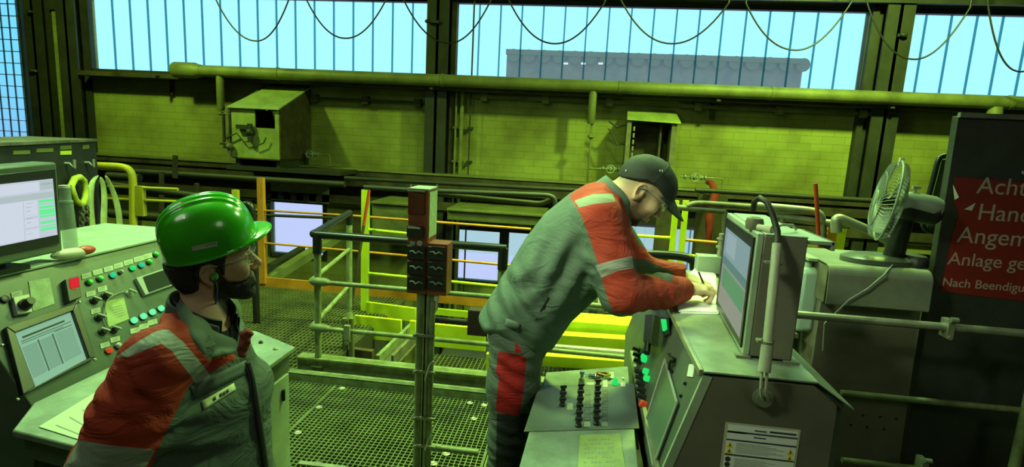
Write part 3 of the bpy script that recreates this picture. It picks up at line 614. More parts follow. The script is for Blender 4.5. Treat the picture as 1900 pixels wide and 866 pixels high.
tcur = pane_mat('white_curtain', (.97,.98,.97), 0, (.9,.9,.9), .92)
t = thing('strip_curtain', 'white hanging strip curtain in the bright opening behind the cap', 'curtain', (a[0], 8.35, c[2]))
while x < c[0]:
    w_ = .10+.05*(k % 3); b = MB(); b.box((x, 8.34+.03*(k % 2), c[2]), (x+w_, 8.345+.03*(k % 2), a[2])); b.build('strip', tcur, t); x += w_-.01+(.03 if k % 4 == 3 else 0); k += 1
# panelled base wall structures below the bridge
for i, (x0, x1, y0, y1) in enumerate(((690, 760, 372, 450), (830, 1010, 385, 420))):
    a = Y_(x0, y0, 7.6); c = Y_(x1, y1, 7.6); b = MB(); b.box((a[0], 7.6, c[2]), (c[0], 8.44, a[2])); b.box((a[0], 7.55, a[2]-.04), (c[0], 7.6, a[2])); o = b.build('duct_box', M['pipe'], bevel=.01); o['label'] = ('green duct box on the lower wall left of the control post', 'long green duct box on the lower wall behind the jacket')[i]; o['category'] = 'duct'
# ================================================================== LEFT CONSOLE
def frame_quad(b, px, p0, n, th=.004, lift=.001, mi=0):
    n = nrm(n); P = [PL(x, y, p0, n)+n*lift for x, y in px]; b.slab(P, n*th, mi); return P
def tag(o, label, cat, group=None):
    o['label'] = label; o['category'] = cat
    if group: o['group'] = group
    return o
LZ = 1.1; LP = np.array([-2.11, 1.5, LZ]); LN = nrm((.40, 0, .27))
def lp(x, y, lift=0): return PL(x, y, LP, LN)+LN*lift
t = thing('control_console', 'left green control console with sloping face full of lamps and knobs', 'console', (-2.3, 1.8, 0))
y0, y1 = 1.60, 2.82
prof = [(-2.62, LZ), (-2.11, LZ), (-1.84, .70), (-1.84, .62), (-1.9, .0), (-2.62, .0)]
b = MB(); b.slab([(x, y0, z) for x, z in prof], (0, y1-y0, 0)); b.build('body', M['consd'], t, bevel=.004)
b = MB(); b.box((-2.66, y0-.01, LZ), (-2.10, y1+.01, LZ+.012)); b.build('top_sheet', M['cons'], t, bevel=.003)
b = MB(); b.slab([(-1.726, 1.432, .715), (-1.235, 1.36, .715), (-1.245, 2.30, .715), (-1.52, 2.44, .715), (-1.83, 2.5, .715), (-1.83, 1.60, .715)], (0, 0, -.025)); dk = b.build('desk_top', M['worn'], t, bevel=.006)
b = MB(); b.slab([(-1.72, 1.46, .69), (-1.255, 1.39, .69), (-1.265, 2.285, .69), (-1.53, 2.42, .69), (-1.83, 2.48, .69), (-1.83, 1.62, .69)], (0, 0, -.085)); b.build('desk_apron', M['consd'], t, bevel=.003)
for px, py in ((484, 636), (511, 648)):
    q = Z_(px, py, .715); b = MB(); b.lathe((q[0], q[1], .715), (0, 0, 1), [(0, .010), (.006, .010), (.010, .006)], 12); b.build('bolt', M['black'] if px == 484 else M['galv'], t)
# screen and its frame
b = MB(); outer = [(3.5, 611), (137, 565.7), (170, 668), (34.6, 737)]; inner = [(20, 622), (128, 581), (158, 668), (58, 722)]
Po = [lp(*p, .001) for p in outer]; Pi = [lp(*p, .001) for p in inner]; o_ = LN*.022
for i in range(4):
    j = (i+1) % 4; b.slab([Po[i], Po[j], Pi[j], Pi[i]], o_)
b.build('screen_frame', M['black'], t, bevel=.003)
def screen_page(name, P, parent, rows, mats, off):
    # P: 4 corners tl,tr,br,bl ; rows: rectangles in unit coords (u0,v0,u1,v1,mat)
    b = MB(); tl, tr, br, bl = [np.array(p) for p in P]; n = off
    def at(u, v): return (tl*(1-u)+tr*u)*(1-v)+(bl*(1-u)+br*u)*v
    b.slab([at(0, 0), at(1, 0), at(1, 1), at(0, 1)], n*.002, 0)
    for k, (u0, v0, u1, v1, m_) in enumerate(rows):
        b.slab([at(u0, v0)+n*.0021, at(u1, v0)+n*.0021, at(u1, v1)+n*.0021, at(u0, v1)+n*.0021], n*(.0006+.0003*(k % 3)), m_)
    return b.build(name, mats, parent, smooth=False)
rows = [(.12, .10, .85, .135, 1), (.08, .17, .95, .185, 2), (.08, .21, .8, .222, 2), (.62, .235, .95, .25, 1)]
for i in range(22):
    v = .29+i*.026
    rows += [(.06+.0*i, v, .30, v+.007, 2), (.36, v, .56, v+.007, 2), (.62, v, .95, v+.007, 2)]
rows += [(.32, .26, .345, .86, 2), (.57, .26, .595, .86, 2)]
Ps = [lp(*p, .006) for p in inner]
screen_page('screen', Ps, t, rows, [emis('pale_screen', (.36, .70, .47), .62), M['ink'], emis('grey_text', (.14, .24, .18), .5)], LN)
# red display module
b = MB(); frame_quad(b, [(111.6, 524), (136, 518), (142, 557), (118.5, 566)], LP, LN, .03); m_ = b.build('display_module', M['blackp'], t, bevel=.002)
b = MB(); frame_quad(b, [(118, 524.5), (136, 520.5), (138, 538), (120, 542)], LP, LN, .002, .0315); b.build('display', M['red_l'], m_)
b = MB()
for x in (124.5, 130): frame_quad(b, [(x-1, 541.5), (x+1, 541), (x+1, 543.5), (x-1, 544)], LP, LN, .003, .0315)
b.build('indicator', M['red_lamp'], m_)
# notes taped on the face
b = MB(); frame_quad(b, [(52, 522), (91, 515.5), (100.5, 564), (60.5, 578)], LP, LN, .002); b.build('taped_note', M['note'], t)
b = MB(); frame_quad(b, [(192, 560.5), (229, 552), (239, 592), (201, 607)], LP, LN, .002); b.build('taped_note', M['notey'], t)
b = MB(); [frame_quad(b, [(203+i*3, 572+i*4), (224+i*2, 566+i*4), (224+i*2, 567+i*4), (203+i*3, 573+i*4)], LP, LN, .0005, .0035) for i in range(5)]; b.build('note_writing', M['inkg'], t)
# recorder
b = MB(); frame_quad(b, [(247, 519), (309, 498), (323, 530), (264, 551)], LP, LN, .02, .001, 0); m_ = b.build('recorder', M['greyb'], t, bevel=.002)
b = MB(); frame_quad(b, [(259, 518), (307, 502), (319, 528), (270, 546)], LP, LN, .004, .0215, 0); b.build('recorder_window', M['glassy'], m_)
def label(px, py, w=17, h=9, m='label'):
    b = MB(); s = -.27; frame_quad(b, [(px-w/2, py-h/2-s*w/2*1), (px+w/2, py-h/2+s*w/2), (px+w/2+1.5, py+h/2+s*w/2), (px-w/2+1.5, py+h/2-s*w/2)], LP, LN, .0025)
    o = b.build('label_plate', M[m], t)
    b = MB(); 
    for k in (-1.5, 1.2): frame_quad(b, [(px-w*.32, py+k-s*w*.32), (px+w*.3, py+k+s*w*.3), (px+w*.3, py+k+1+s*w*.3), (px-w*.32, py+k+1-s*w*.32)], LP, LN, .0004, .0036)
    b.build('plate_text', M['inkg'], o)
for X, Yq in ((458, 150), (518, 130), (577, 113), (630, 95), (683, 78), (737, 60), (785, 45), (482, 245), (543, 220), (508, 337), (558, 520), (612, 490), (718, 442), (766, 420), (812, 398)): label(X/2.885, 460+Yq/2.885)
label(29.5, 546, 20, 10)
def btn(px, py, m, r=.013, h=.014, ringm='blackp', nm='push_button'):
    c = lp(px, py); b = MB(); b.lathe(c, LN, [(0, r*1.18), (.005, r*1.18), (.006, r)], 18); b.build('bezel', M[ringm], t)
    b = MB(); b.lathe(c+LN*.006, LN, [(0, r*.95), (h*.7, r*.95), (h, r*.6)], 18); b.build(nm, M[m], t)
def knob(px, py, m='blackp', r=.013):
    c = lp(px, py); b = MB(); b.lathe(c, LN, [(0, r*1.3), (.006, r*1.3), (.008, r), (.022, r*.9)], 18); k = b.build('knob', M[m], t)
    b = MB(); u = nrm(np.cross(LN, [0, .6, .8])); b.bar(c+LN*.024-u*r*1.2, c+LN*.024+u*r*1.5, .006, .012, up=LN); b.build('pointer', M['greyb'], k)
for X, Yq, m_ in ((472, 187, 'green_p'), (530, 168, 'green_p'), (597, 150, 'teal_l'), (702, 112, 'green_l'), (750, 95, 'teal_l'), (793, 78, 'green_p'), (829, 38, 'green_p'), (577, 553, 'red_lamp'), (627, 527, 'greyb'), (710, 392, 'teal_b'), (760, 370, 'teal_b'), (808, 348, 'teal_b'), (855, 328, 'teal_b')): btn(X/2.885, 460+Yq/2.885, m_, .0125 if m_ != 'teal_b' else .0145)
btn(640/2.885, 460+132/2.885, 'greyb', .009)
for X, Yq in ((500, 283), (560, 258), (525, 375), (545, 450), (605, 440), (735, 475)): knob(X/2.885, 460+Yq/2.885)
knob(690/2.885, 460+243/2.885, 'beige')
b = MB(); frame_quad(b, [(17, 556), (48, 549), (54, 583), (26, 588)], LP, LN, .02); b.build('switch_plate', M['greyb'], t, bevel=.002)
c = lp(38, 571, .02); b = MB(); b.lathe(c, LN, [(0, .022), (.012, .022), (.014, .017), (.04, .015)], 20); k = b.build('rotary_switch', M['blackp'], t)
c = lp(7, 556); b = MB(); b.lathe(c, LN, [(0, .014), (.01, .014), (.012, .008)], 16); b.build('key_lock', M['blackp'], t)
for px, py in ((147, 560), (176, 667), (33, 741), (4, 640)):
    c = lp(px, py); b = MB(); b.lathe(c, LN, [(0, .006), (.003, .006), (.006, .003)], 10); b.build('screw', M['chrome'], t)
b = MB(); pts = [lp(x, y, .012) for x, y in ((232, 541), (215, 546), (196, 556), (191, 572), (190, 590), (196, 605))]; b.tube(pts, .003, n=6, fillet=.02); b.build('key_chain', M['chrome'], t)
# paper form on the desk
M['formp'] = mat('pale_form', (.46,.54,.36), .7, var=.1)
P = [Z_(x, y, .7165) for x, y in ((72, 792), (290, 660), (330, 740), (144, 815))]
b = MB(); b.slab(P, (0, 0, .002)); 
def on(P, u, v, z=.0025): q = (P[0]*(1-u)+P[1]*u)*(1-v)+(P[3]*(1-u)+P[2]*u)*v; return q+[0, 0, z]
for i in range(5):
    for v in (.08, .62): b.slab([on(P, .45+i*.035, v+.02), on(P, .47+i*.035, v+.02), on(P, .47+i*.035, v+.10), on(P, .45+i*.035, v+.10)], (0, 0, .0005), 1)
for i in range(9): b.slab([on(P, .05+i*.1, .25), on(P, .06+i*.1, .25), on(P, .06+i*.1, .9), on(P, .05+i*.1, .9)], (0, 0, .0004), 1)
tag(b.build('paper_form', [M['formp'], M['inkg']]), 'pale form lying on the left console desk beside the sleeve', 'paper')
# pedestal under the desk
t2 = thing('desk_pedestal', 'green steel pedestal cabinet under the far end of the left desk', 'cabinet', (-1.4, 1.9, 0))
b = MB(); b.box((-1.62, 1.62, .0), (-1.255, 2.26, .604)); b.build('carcass', M['cons'], t2, bevel=.004)
b = MB(); b.box((-1.60, 1.608, .03), (-1.27, 1.62, .58)); b.build('door', M['consd'], t2, bevel=.003)
for z in (.12, .5): b = MB(); b.cyl((-1.25, 2.2, z), (-1.25, 2.2, z+.05), .008); b.build('hinge', M['black'], t2)
# ---- monitor on the left console
D0 = Z_(117, 469, 1.14); D1 = Z_(0, 497, 1.14); dd = nrm((D1-D0)*[1, 1, 0]); MN = nrm(np.cross(dd, [0, 0, 1.])); 
if MN@(O0-D0) < 0: MN = -MN
def mp(x, y, l=0): return PL(x, y, D0, MN)+MN*l
t = thing('monitor', 'boxed monitor on the left console showing a white page with green rows', 'monitor', (D0[0], D0[1], 1.112))
b = MB(); P = [mp(105, 301), mp(117, 466), mp(-60, 505), mp(-60, 315)]; b.slab(P, -MN*.10); b.build('housing', M['consd'], t, bevel=.008)
b = MB(); P = [mp(100, 313, .001), mp(108, 452, .001), mp(-52, 484, .001), mp(-52, 328, .001)]; b.slab(P, MN*.006); b.build('bezel', M['blackp'], t, bevel=.002)
Ps = [mp(-45, 346, .009), mp(93, 331, .009), mp(102, 435, .009), mp(-45, 464, .009)]
rw = [(0, .22, 1, .32, 1), (.80, .02, .99, .17, 1), (.0, .03, .78, .19, 3), (.56, .33, .74, .60, 3), (.56, .64, .74, .78, 3), (.56, .82, .74, .99, 3), (.0, .33, .54, .98, 3)]
for i, (v0, v1) in enumerate(((.345, .39), (.41, .425), (.455, .495), (.515, .60), (.615, .65), (.72, .76), (.80, .82), (.84, .88))): rw.append((.765, v0, .985, v1, 2))
for i in range(9): rw.append((.58, .37+i*.065, .68-.02*(i % 3), .376+i*.065, 4))
for i in range(4): rw.append((.60+.1*i, .07+.05*(i % 2), .67+.1*i, .077+.05*(i % 2), 4))
rw.append((.86, .07, .97, .085, 4))
screen_page('screen', Ps, t, rw, [emis('screen_white', (.52, .57, .66), 1.0), emis('screen_grey', (.42, .50, .52), 1.0), emis('screen_green', (.12, .85, .28), 1.0), emis('screen_white2', (.60, .64, .76), 1.0), emis('screen_text', (.25, .3, .35), 1.0)], MN)
q = D0+dd*.28-MN*.05
b = MB(); b.box((q[0]-.09, q[1]-.12, 1.112), (q[0]+.05, q[1]+.12, 1.13)); b.box((q[0]-.05, q[1]-.07, 1.112), (q[0]+.0, q[1]+.07, 1.20)); b.build('stand', M['black'], t)
# tube bottle, knife
q = Z_(132, 462, 1.12); u = nrm(Y_(119, 345, q[1])-q)
t = thing('clear_tube', 'tall clear plastic tube standing beside the left monitor', 'bottle', q)
mt = mat('clear_plastic', (.30, .38, .30), .12); nb = mt.node_tree.nodes['Principled BSDF']; nb.inputs['Alpha'].default_value = .42
L_ = np.linalg.norm(Y_(119, 345, q[1])-q)
b = MB(); b.lathe(q, u, [(0, .026), (L_*.05, .028), (L_*.72, .026), (L_*.74, .022), (L_*.96, .021), (L_, .016)], 20); b.build('tube', mt, t)
b = MB(); b.lathe(q+u*L_*.74, u, [(0, .026), (.008, .026)], 20); b.build('collar', M['greyb'], t); b = MB(); b.lathe(q+u*L_*.97, u, [(0, .022), (.012, .02)], 18); b.build('cap', M['beige'], t)
q = Z_(136, 479, 1.112); r_ = Z_(166, 474, 1.112); ax = nrm((r_-q)*[1, 1, 0])
t = thing('hand_scanner', 'small grey and red hand tool lying under the clear tube', 'tool', q)
sd = np.cross([0, 0, 1], ax); R_ = np.array([ax, sd, [0, 0, 1]]).T
b = MB(); b.ball(q+ax*-.01+[0, 0, .022], (.075, .030, .022), R=R_, n=18); b.build('body', M['beige'], t)
b = MB(); b.ball(q+ax*.05+[0, 0, .026], (.040, .026, .020), R=R_, n=18); b.build('red_end', M['redp'], t)
# ---- dark cabinet with slings behind the left console
Yc = 4.35
E_ = Y_(178, 262, Yc); DD = np.array([-math.sin(.42), math.cos(.42), 0.])
r0 = ray(0, 270)[:2]; den = r0[0]*DD[1]-r0[1]*DD[0]; LL = (r0[0]*E_[1]-r0[1]*E_[0])/den; LL = abs(LL)*1.15
CN = nrm(np.cross(DD, [0, 0, 1.])); CN = CN if CN@(O0-E_) > 0 else -CN
t = thing('dark_cabinet', 'dark metal cabinet with yellow stickers at the far left', 'cabinet', (E_[0], E_[1], 0))
F_ = E_-DD*LL
def cq(x, y, l=0): return PL(x, y, E_, CN)+CN*l
b = MB(); b.slab([E_*[1, 1, 0], E_, F_, F_*[1, 1, 0]], -CN*.45); b.build('carcass', M['dark'], t, bevel=.006)
b = MB(); b.slab([E_+CN*.015, F_+CN*.015, F_+CN*.015+[0, 0, .02], E_+CN*.015+[0, 0, .02]], -CN*.48); b.build('top_rim', M['steeld'], t)
for x0, x1, y in ((24, 55, 283), (67, 98, 279), (111, 132, 274), (153, 165, 273)):
    b = MB(); b.slab([cq(x0, y-3.5), cq(x1, y-4.5), cq(x1, y+2.5), cq(x0, y+3.5)], CN*.003); b.build('sticker', mat('olive_sticker', (.16,.19,.03), .6), t)
b = MB(); b.slab([cq(112, 280), cq(132, 279.5), cq(132, 286.5), cq(112, 287)], CN*.003); b.build('sticker', M['lime'], t)
for x, y in ((121, 308), (158, 306)):
    p = cq(x, y, .03); b = MB(); b.tube([p-CN*.06+[0, 0, .02], p+[0, 0, .02], p+CN*.03+[0, 0, -.01], p+CN*.03+[0, 0, .05]], .012); b.build('hook', M['galv'], t)
# round sling (yellow)
Ys = Yc-.12
M['sling1'] = mat('yellow_sling', (.55,.62,.06), .8, var=.3, vscale=14); M['sling2'] = mat('pale_sling', (.42,.50,.22), .8, var=.3, vscale=10, bump=.3, bscale=30)
b = MB(); pts = [cq(x, y, .06) for x, y in ((114, 345), (121, 331), (131, 328), (139, 335), (142, 352), (141, 368), (136, 378), (129, 378), (122, 370), (117, 356))]; b.tube(pts, .024, n=10, closed=True)
tag(b.build('round_sling', M['sling1']), 'yellow looped lifting sling hanging on the dark cabinet', 'sling')
t = thing('lifting_chain', 'rusty lifting chain hanging below the yellow sling', 'chain', cq(146, 385, .07))
for i in range(13):
    for j, xx in enumerate((141, 151)):
        p = cq(xx-10+(i % 2)*1.5, 386+i*7.5, .07); b = MB(); s = .026; tilt = (i+j) % 2
        pts = [p+np.array([(math.cos(a)*.016 if not tilt else math.cos(a)*.008), (math.cos(a)*.014 if tilt else 0), math.sin(a)*s]) for a in np.linspace(0, 2*math.pi, 11)[:-1]]
        b.tube(pts, .0065, n=6, closed=True); b.build('link', M['darkr'] if (i*j) % 3 else M['steeld'], t)
t = thing('web_sling', 'wide pale green webbing sling draped over its hook', 'sling', cq(180, 330, .07))
for k, pts in enumerate(([(178, 324), (168, 332), (164, 350), (163, 380), (166, 410), (170, 445), (172, 470)], [(176, 326), (184, 345), (186, 375), (183, 410), (187, 440), (190, 470)], [(180, 323), (193, 345), (205, 375), (209, 400), (212, 430), (214, 470)])):
    b = MB(); Q = [cq(x-12, y, .06+.02*k) for x, y in pts]; w = .15
    for i in range(len(Q)-1):
        for s_ in (-1, 1): pass
    N = len(Q); vs = []; tt = np.linspace(0, 1, N)
    for i, q in enumerate(Q):
        ww = w*(.35+.65*min(1, i/2)); vs += [q-DD*ww/2-CN*.012, q-DD*ww*.2+CN*.022, q+DD*ww*.2+CN*.018, q+DD*ww/2-CN*.012, q+DD*ww*.2, q-DD*ww*.2]
    fs = []
    for i in range(N-1):
        for c_ in range(6): fs.append((i*6+c_, i*6+(c_+1) % 6, (i+1)*6+(c_+1) % 6, (i+1)*6+c_))
    fs += [tuple(range(6)), tuple((N-1)*6+5-c_ for c_ in range(6))]
    b.add(vs, fs); o = b.build('strap', M['sling2'], t); m_ = o.modifiers.new('s', 'SUBSURF'); m_.levels = 2; m_.render_levels = 2

# ================================================================== RIGHT CONSOLE
RZ = 1.1; ys, ye = 1.50, 2.78
RP = np.array([.37, 2., RZ]); RN = nrm((-.35, 0, .10))
t = thing('operator_console', 'right grey operator console with flat top and brown end panel', 'console', (.5, 2.0, 0))
prof = [(.37, RZ), (.27, .75), (.30, .0), (.745, .0), (.735, 1.045), (.655, RZ)]
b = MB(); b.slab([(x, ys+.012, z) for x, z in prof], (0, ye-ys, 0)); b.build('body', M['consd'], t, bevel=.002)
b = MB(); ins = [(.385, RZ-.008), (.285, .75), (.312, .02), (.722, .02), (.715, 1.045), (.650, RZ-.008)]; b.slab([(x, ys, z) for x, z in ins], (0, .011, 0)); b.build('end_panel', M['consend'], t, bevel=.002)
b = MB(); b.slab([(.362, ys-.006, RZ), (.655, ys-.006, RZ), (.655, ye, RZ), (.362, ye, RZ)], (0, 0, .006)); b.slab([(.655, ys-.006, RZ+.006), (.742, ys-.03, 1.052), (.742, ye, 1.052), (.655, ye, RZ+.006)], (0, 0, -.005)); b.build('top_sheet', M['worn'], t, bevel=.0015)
b = MB(); b.box((.350, ys, RZ-.012), (.364, ye, RZ+.008)); b.build('edge_trim', M['galv'], t, bevel=.003)
b = MB(); b.slab([(.265, ys-.002, .75), (.290, ys-.002, .75), (.387, ys-.002, RZ-.01), (.362, ys-.002, RZ-.01)], (0, .012, 0)); b.build('end_trim', M['cons'], t)
b = MB(); b.bar((.272, ys, .775), (.272, 2.45, .775), .014, .03); b.build('lower_trim', M['galv'], t)
def rq(b, px, th=.004, lift=.001, mi=0): return frame_quad(b, px, RP, RN, th, lift, mi)
def rp(x, y, l=0): return PL(x, y, RP, RN)+RN*l
b = MB(); inset = [(1239, 668), (1262, 749), (1218, 866), (1203, 783)]; Po = rq(b, inset, .008); b.build('inset_door', mat('smoked_green_door', (.10,.17,.11), .25), t, bevel=.002)
b = MB(); Pi = [p+RN*.009 for p in Po]
for i in range(4): b.tube([Pi[i], Pi[(i+1) % 4]], .004, n=6)
b.build('door_frame', M['greyb'], t)
b = MB(); c = rp(1254, 668, .02); b.bar(c+[0, -.03, 0], c+[0, .03, .0], .012, .01); b.cyl(rp(1254, 668), c, .008); b.bar(c, c+[0, 0, -.05], .01, .008, up=(1, 0, 0)); b.build('t_handle', M['black'], t)
b = MB(); rq(b, [(1280, 676), (1290, 676), (1287, 700), (1276, 698)], .002); b.build('label_plate', M['paper'], t)
b = MB(); rq(b, [(1255, 600), (1261, 598), (1261, 610), (1256, 612)], .002); b.build('label_plate', M['paper'], t)
b = MB(); rq(b, [(1210, 588), (1226, 588), (1220, 642), (1207, 640)], .03); b.cyl(rp(1216, 640, .03), rp(1214, 660, .03), .012); b.build('intercom', M['blackp'], t)
b = MB(); rq(b, [(1229, 588), (1244, 590), (1246, 620), (1234, 626)], .006); m_ = b.build('lamp_block', M['blackp'], t)
b = MB(); b.slab([rp(1232, 594, .008), rp(1240, 594, .008), rp(1242, 612, .008), rp(1236, 616, .008)], RN*.006); b.build('lit_lamp', M['green_l'], m_)
for y in (668, 690, 703, 663): 
    x = 1198+(y-660)*.14; b = MB(); b.lathe(rp(x, y), RN, [(0, .012), (.016, .012), (.02, .008)], 14); b.build('lit_button', M['green_l'], t)
for i, y in enumerate((650, 661, 672, 692, 703, 714, 726, 738)):
    x = 1187+(y-650)*.12; c = rp(x, y); b = MB(); b.lathe(c, RN, [(0, .013), (.008, .013), (.01, .009), (.032, .008)], 12); b.build('knob', M['blackp'], t)
c = rp(1199, 752); b = MB(); b.lathe(c, RN, [(0, .013), (.02, .014), (.026, .01)], 14); b.build('red_button', M['redb'], t)
for px, py in ((1273, 712), (1265, 735), (1249, 690)): b = MB(); b.lathe(rp(px, py), RN, [(0, .006), (.008, .004)], 10); b.build('screw', M['black'], t)
# sticker on end panel
ST = ys-.0035
def ep(x, y, l=0): return Y_(x, y, ys-.001-l)
tcon = t
t3 = thing('notice_sheet', 'framed white notice with yellow warning triangles on the brown end panel', 'sign', ep(1410, 790))
tl, tr = ep(1346, 782), ep(1486, 797); hgt = .20
def sp_(u, v, l): q = tl*(1-u)+tr*u; q = q.copy(); q[2] = q[2]-v*hgt; q[1] = ys-.001-l; return q
def rect(b, u0, v0, u1, v1, l, mi=0): b.slab([sp_(u0, v0, l), sp_(u1, v0, l), sp_(u1, v1, l), sp_(u0, v1, l)], (0, -.0006, 0), mi)
b = MB(); rect(b, 0, 0, 1, 1, 0); o = b.build('plate', M['beige'], t3)
b = MB(); rect(b, .04, .03, .97, .98, .0007); b.build('sheet', M['paperw'], t3)
b = MB(); 
for v in (.12, .24, .46, .70): rect(b, .04, v, .97, v+.02, .0014)
rect(b, .60, .065, .95, .09, .0014); rect(b, .4, .075, .56, .09, .0014); rect(b, .4, .175, .56, .19, .0014); rect(b, .04, .12, .3, .145, .0014); b.build('heading_line', mat('navy_ink', (.03,.04,.08), .6), t3)
b = MB()
for i in range(7): rect(b, .18, .29+i*.022, .62+.1*(i % 3), .295+i*.022, .0014)
for i in range(7): rect(b, .18, .52+i*.022, .60+.12*(i % 2), .525+i*.022, .0014)
b.build('printed_text', M['inkg'], t3)
wy = mat('warning_yellow', (.85,.68,.02), .5)
for u, v in ((.05, .28), (.05, .37), (.86, .29), (.86, .38)):
    b = MB(); b.slab([sp_(u, v+.085, .0014), sp_(u+.09, v+.085, .0014), sp_(u+.045, v, .0014)], (0, -.0006, 0)); m_ = b.build('warning_triangle', wy, t3)
    b = MB(); b.slab([sp_(u+.038, v+.07, .0021), sp_(u+.052, v+.07, .0021), sp_(u+.052, v+.03, .0021), sp_(u+.038, v+.03, .0021)], (0, -.0004, 0)); b.build('exclamation_mark', M['ink'], m_)
for v in (.54, .62): b = MB(); b.lathe(sp_(.09, v, .0014), (0, -1, 0), [(0, .0075), (.0005, .0075)], 16); b.build('symbol', M['ink'], t3)

# monitor housing
t = thing('monitor', 'upright steel monitor housing on the right console with cream conduit', 'monitor', (.58, 1.85, RZ+.006))
A, B, C_, D_ = [np.array(q) for q in ((.497, 1.63, 0), (.628, 1.615, 0), (.665, 2.115, 0), (.532, 2.12, 0))]; zb, zt = RZ+.012, 1.468
def lift(q, z): return np.array([q[0], q[1], z])
b = MB(); b.slab([lift(A*.86+B*.14, zb), lift(B, zb), lift(C_, zb), lift(D_*.86+C_*.14, zb)], (0, 0, zt-zb)); b.build('housing', M['consend'], t, bevel=.004)
b = MB(); b.slab([lift(A, zb), lift(A*.86+B*.14, zb), lift(D_*.86+C_*.14, zb), lift(D_, zb)], (0, 0, zt-zb+.004)); b.build('front_flange', M['cons'], t, bevel=.003)
b = MB(); b.slab([lift(A*.84+B*.16, zt), lift(B, zt), lift(C_, zt), lift(D_*.84+C_*.16, zt)], (0, 0, .005)); b.build('top_plate', M['cons'], t, bevel=.002)
sn = nrm(np.cross(D_-A, [0, 0, 1.])); sn = sn if sn[0] < 0 else -sn
def mq(u, v, l): q = A*(1-u)+D_*u; return lift(q, zb+(zt-zb)*v)+sn*l
b = MB(); 
for u0, v0, u1, v1 in ((.03, .88, .97, .97), (.03, .05, .97, .10), (.03, .10, .07, .88), (.93, .10, .97, .88)): b.slab([mq(u0, v0, .001), mq(u1, v0, .001), mq(u1, v1, .001), mq(u0, v1, .001)], sn*.005)
b.build('bezel', M['black'], t)
rw = [(0, 0, 1, .33, 1), (0, .33, .55, .5, 2), (.25, .45, .8, .68, 3), (0, .62, 1, 1, 4), (.5, .05, .9, .3, 5)]
screen_page('screen', [mq(.93, .88, .002), mq(.07, .88, .002), mq(.07, .10, .002), mq(.93, .10, .002)], t, [(0, 0, 1, .36, 1), (0, .36, 1, .46, 2), (0.1, .5, .95, .74, 3), (0, .74, 1, 1, 4), (.1, .04, .5, .3, 5)],
 [emis('scr_a', (.30, .36, .32), .7), emis('scr_b', (.28, .42, .44), .7), emis('scr_c', (.14, .28, .24), .7), emis('scr_d', (.14, .36, .17), .7), emis('scr_e', (.34, .36, .30), .7), emis('scr_f', (.38, .50, .55), .7)], sn)
for q in (A, B, D_):
    b = MB(); b.box((q[0]-.02, q[1]-.01, RZ+.006), (q[0]+.02, q[1]+.012, RZ+.014)); b.build('foot', M['steel'], t)
# conduit on near face
Yn = 1.602
c0, c1, c2 = Y_(1442, 452, 1.59), Y_(1424, 640, 1.480), Y_(1418, 690, 1.460)
b = MB(); b.tube([c0, c1, c2], .0125, n=14); m_ = b.build('conduit', M['conduit'], t)
b = MB(); b.cyl(c1, c2, .0155); b.build('sleeve', M['conduit'], m_)
for y in (488, 634):
    yn_ = 1.575 if y == 488 else 1.482; p = Y_(1439-(y-488)*.1, y, yn_); b = MB(); b.cyl(p+[0, 0, -.003], p+[0, 0, .003], .016); b.box((p[0]-.026, yn_-.004, p[2]-.003), (p[0]+.018, yn_+.018, p[2]+.003)); b.build('clip', M['galv'], m_)
b = MB(); g = Y_(1417, 740, ys-.012); b.lathe((g[0], ys-.0005, g[2]), (0, -1, 0), [(0, .027), (.008, .027), (.010, .021), (.02, .020), (.021, .008)], 18); b.build('cable_gland', M['steel'], tcon)
for dx in (-.006, .007):
    b = MB(); b.tube([c2+[dx, 0, 0], Y_(1416, 720, 1.455)+[dx, 0, 0], (g[0]+dx, ys-.018, g[2])], .004, n=8); b.build('cable', M['beige'], t)
b = MB(); b.tube([Y_(1397, 392, 1.72), Y_(1400, 374, 1.71), Y_(1410, 367, 1.69), Y_(1424, 376, 1.66), Y_(1434, 400, 1.64), Y_(1443, 430, 1.62), c0], .0085, n=12); b.build('hose', M['dark'], t)
b = MB(); p = Y_(1402, 398, 1.72); b.lathe((p[0], p[1], zt+.004), (0, 0, 1), [(0, .024), (.02, .026), (.032, .022), (.036, .012)], 10); b.build('connector', M['steeld'], t)
b = MB(); p = Y_(1408, 408, 1.69); q = Y_(1430, 422, 1.66); p[2] = q[2] = zt+.014; b.cyl(p, q, .009); b.cyl(p+(q-p)*.6, q+(q-p)*.15, .012); b.tube([q, q+[.03, 0, .015], q+[.07, .03, .012], q+[.09, .06, -.003]], .004, n=8); b.build('plug', M['beige'], t)
b = MB(); b.box((.64, 1.70, 1.44), (.735, 1.95, 1.452)); b.box((.725, 1.70, 1.425), (.737, 1.95, 1.452)); b.build('side_shelf', M['cons'], t, bevel=.002)
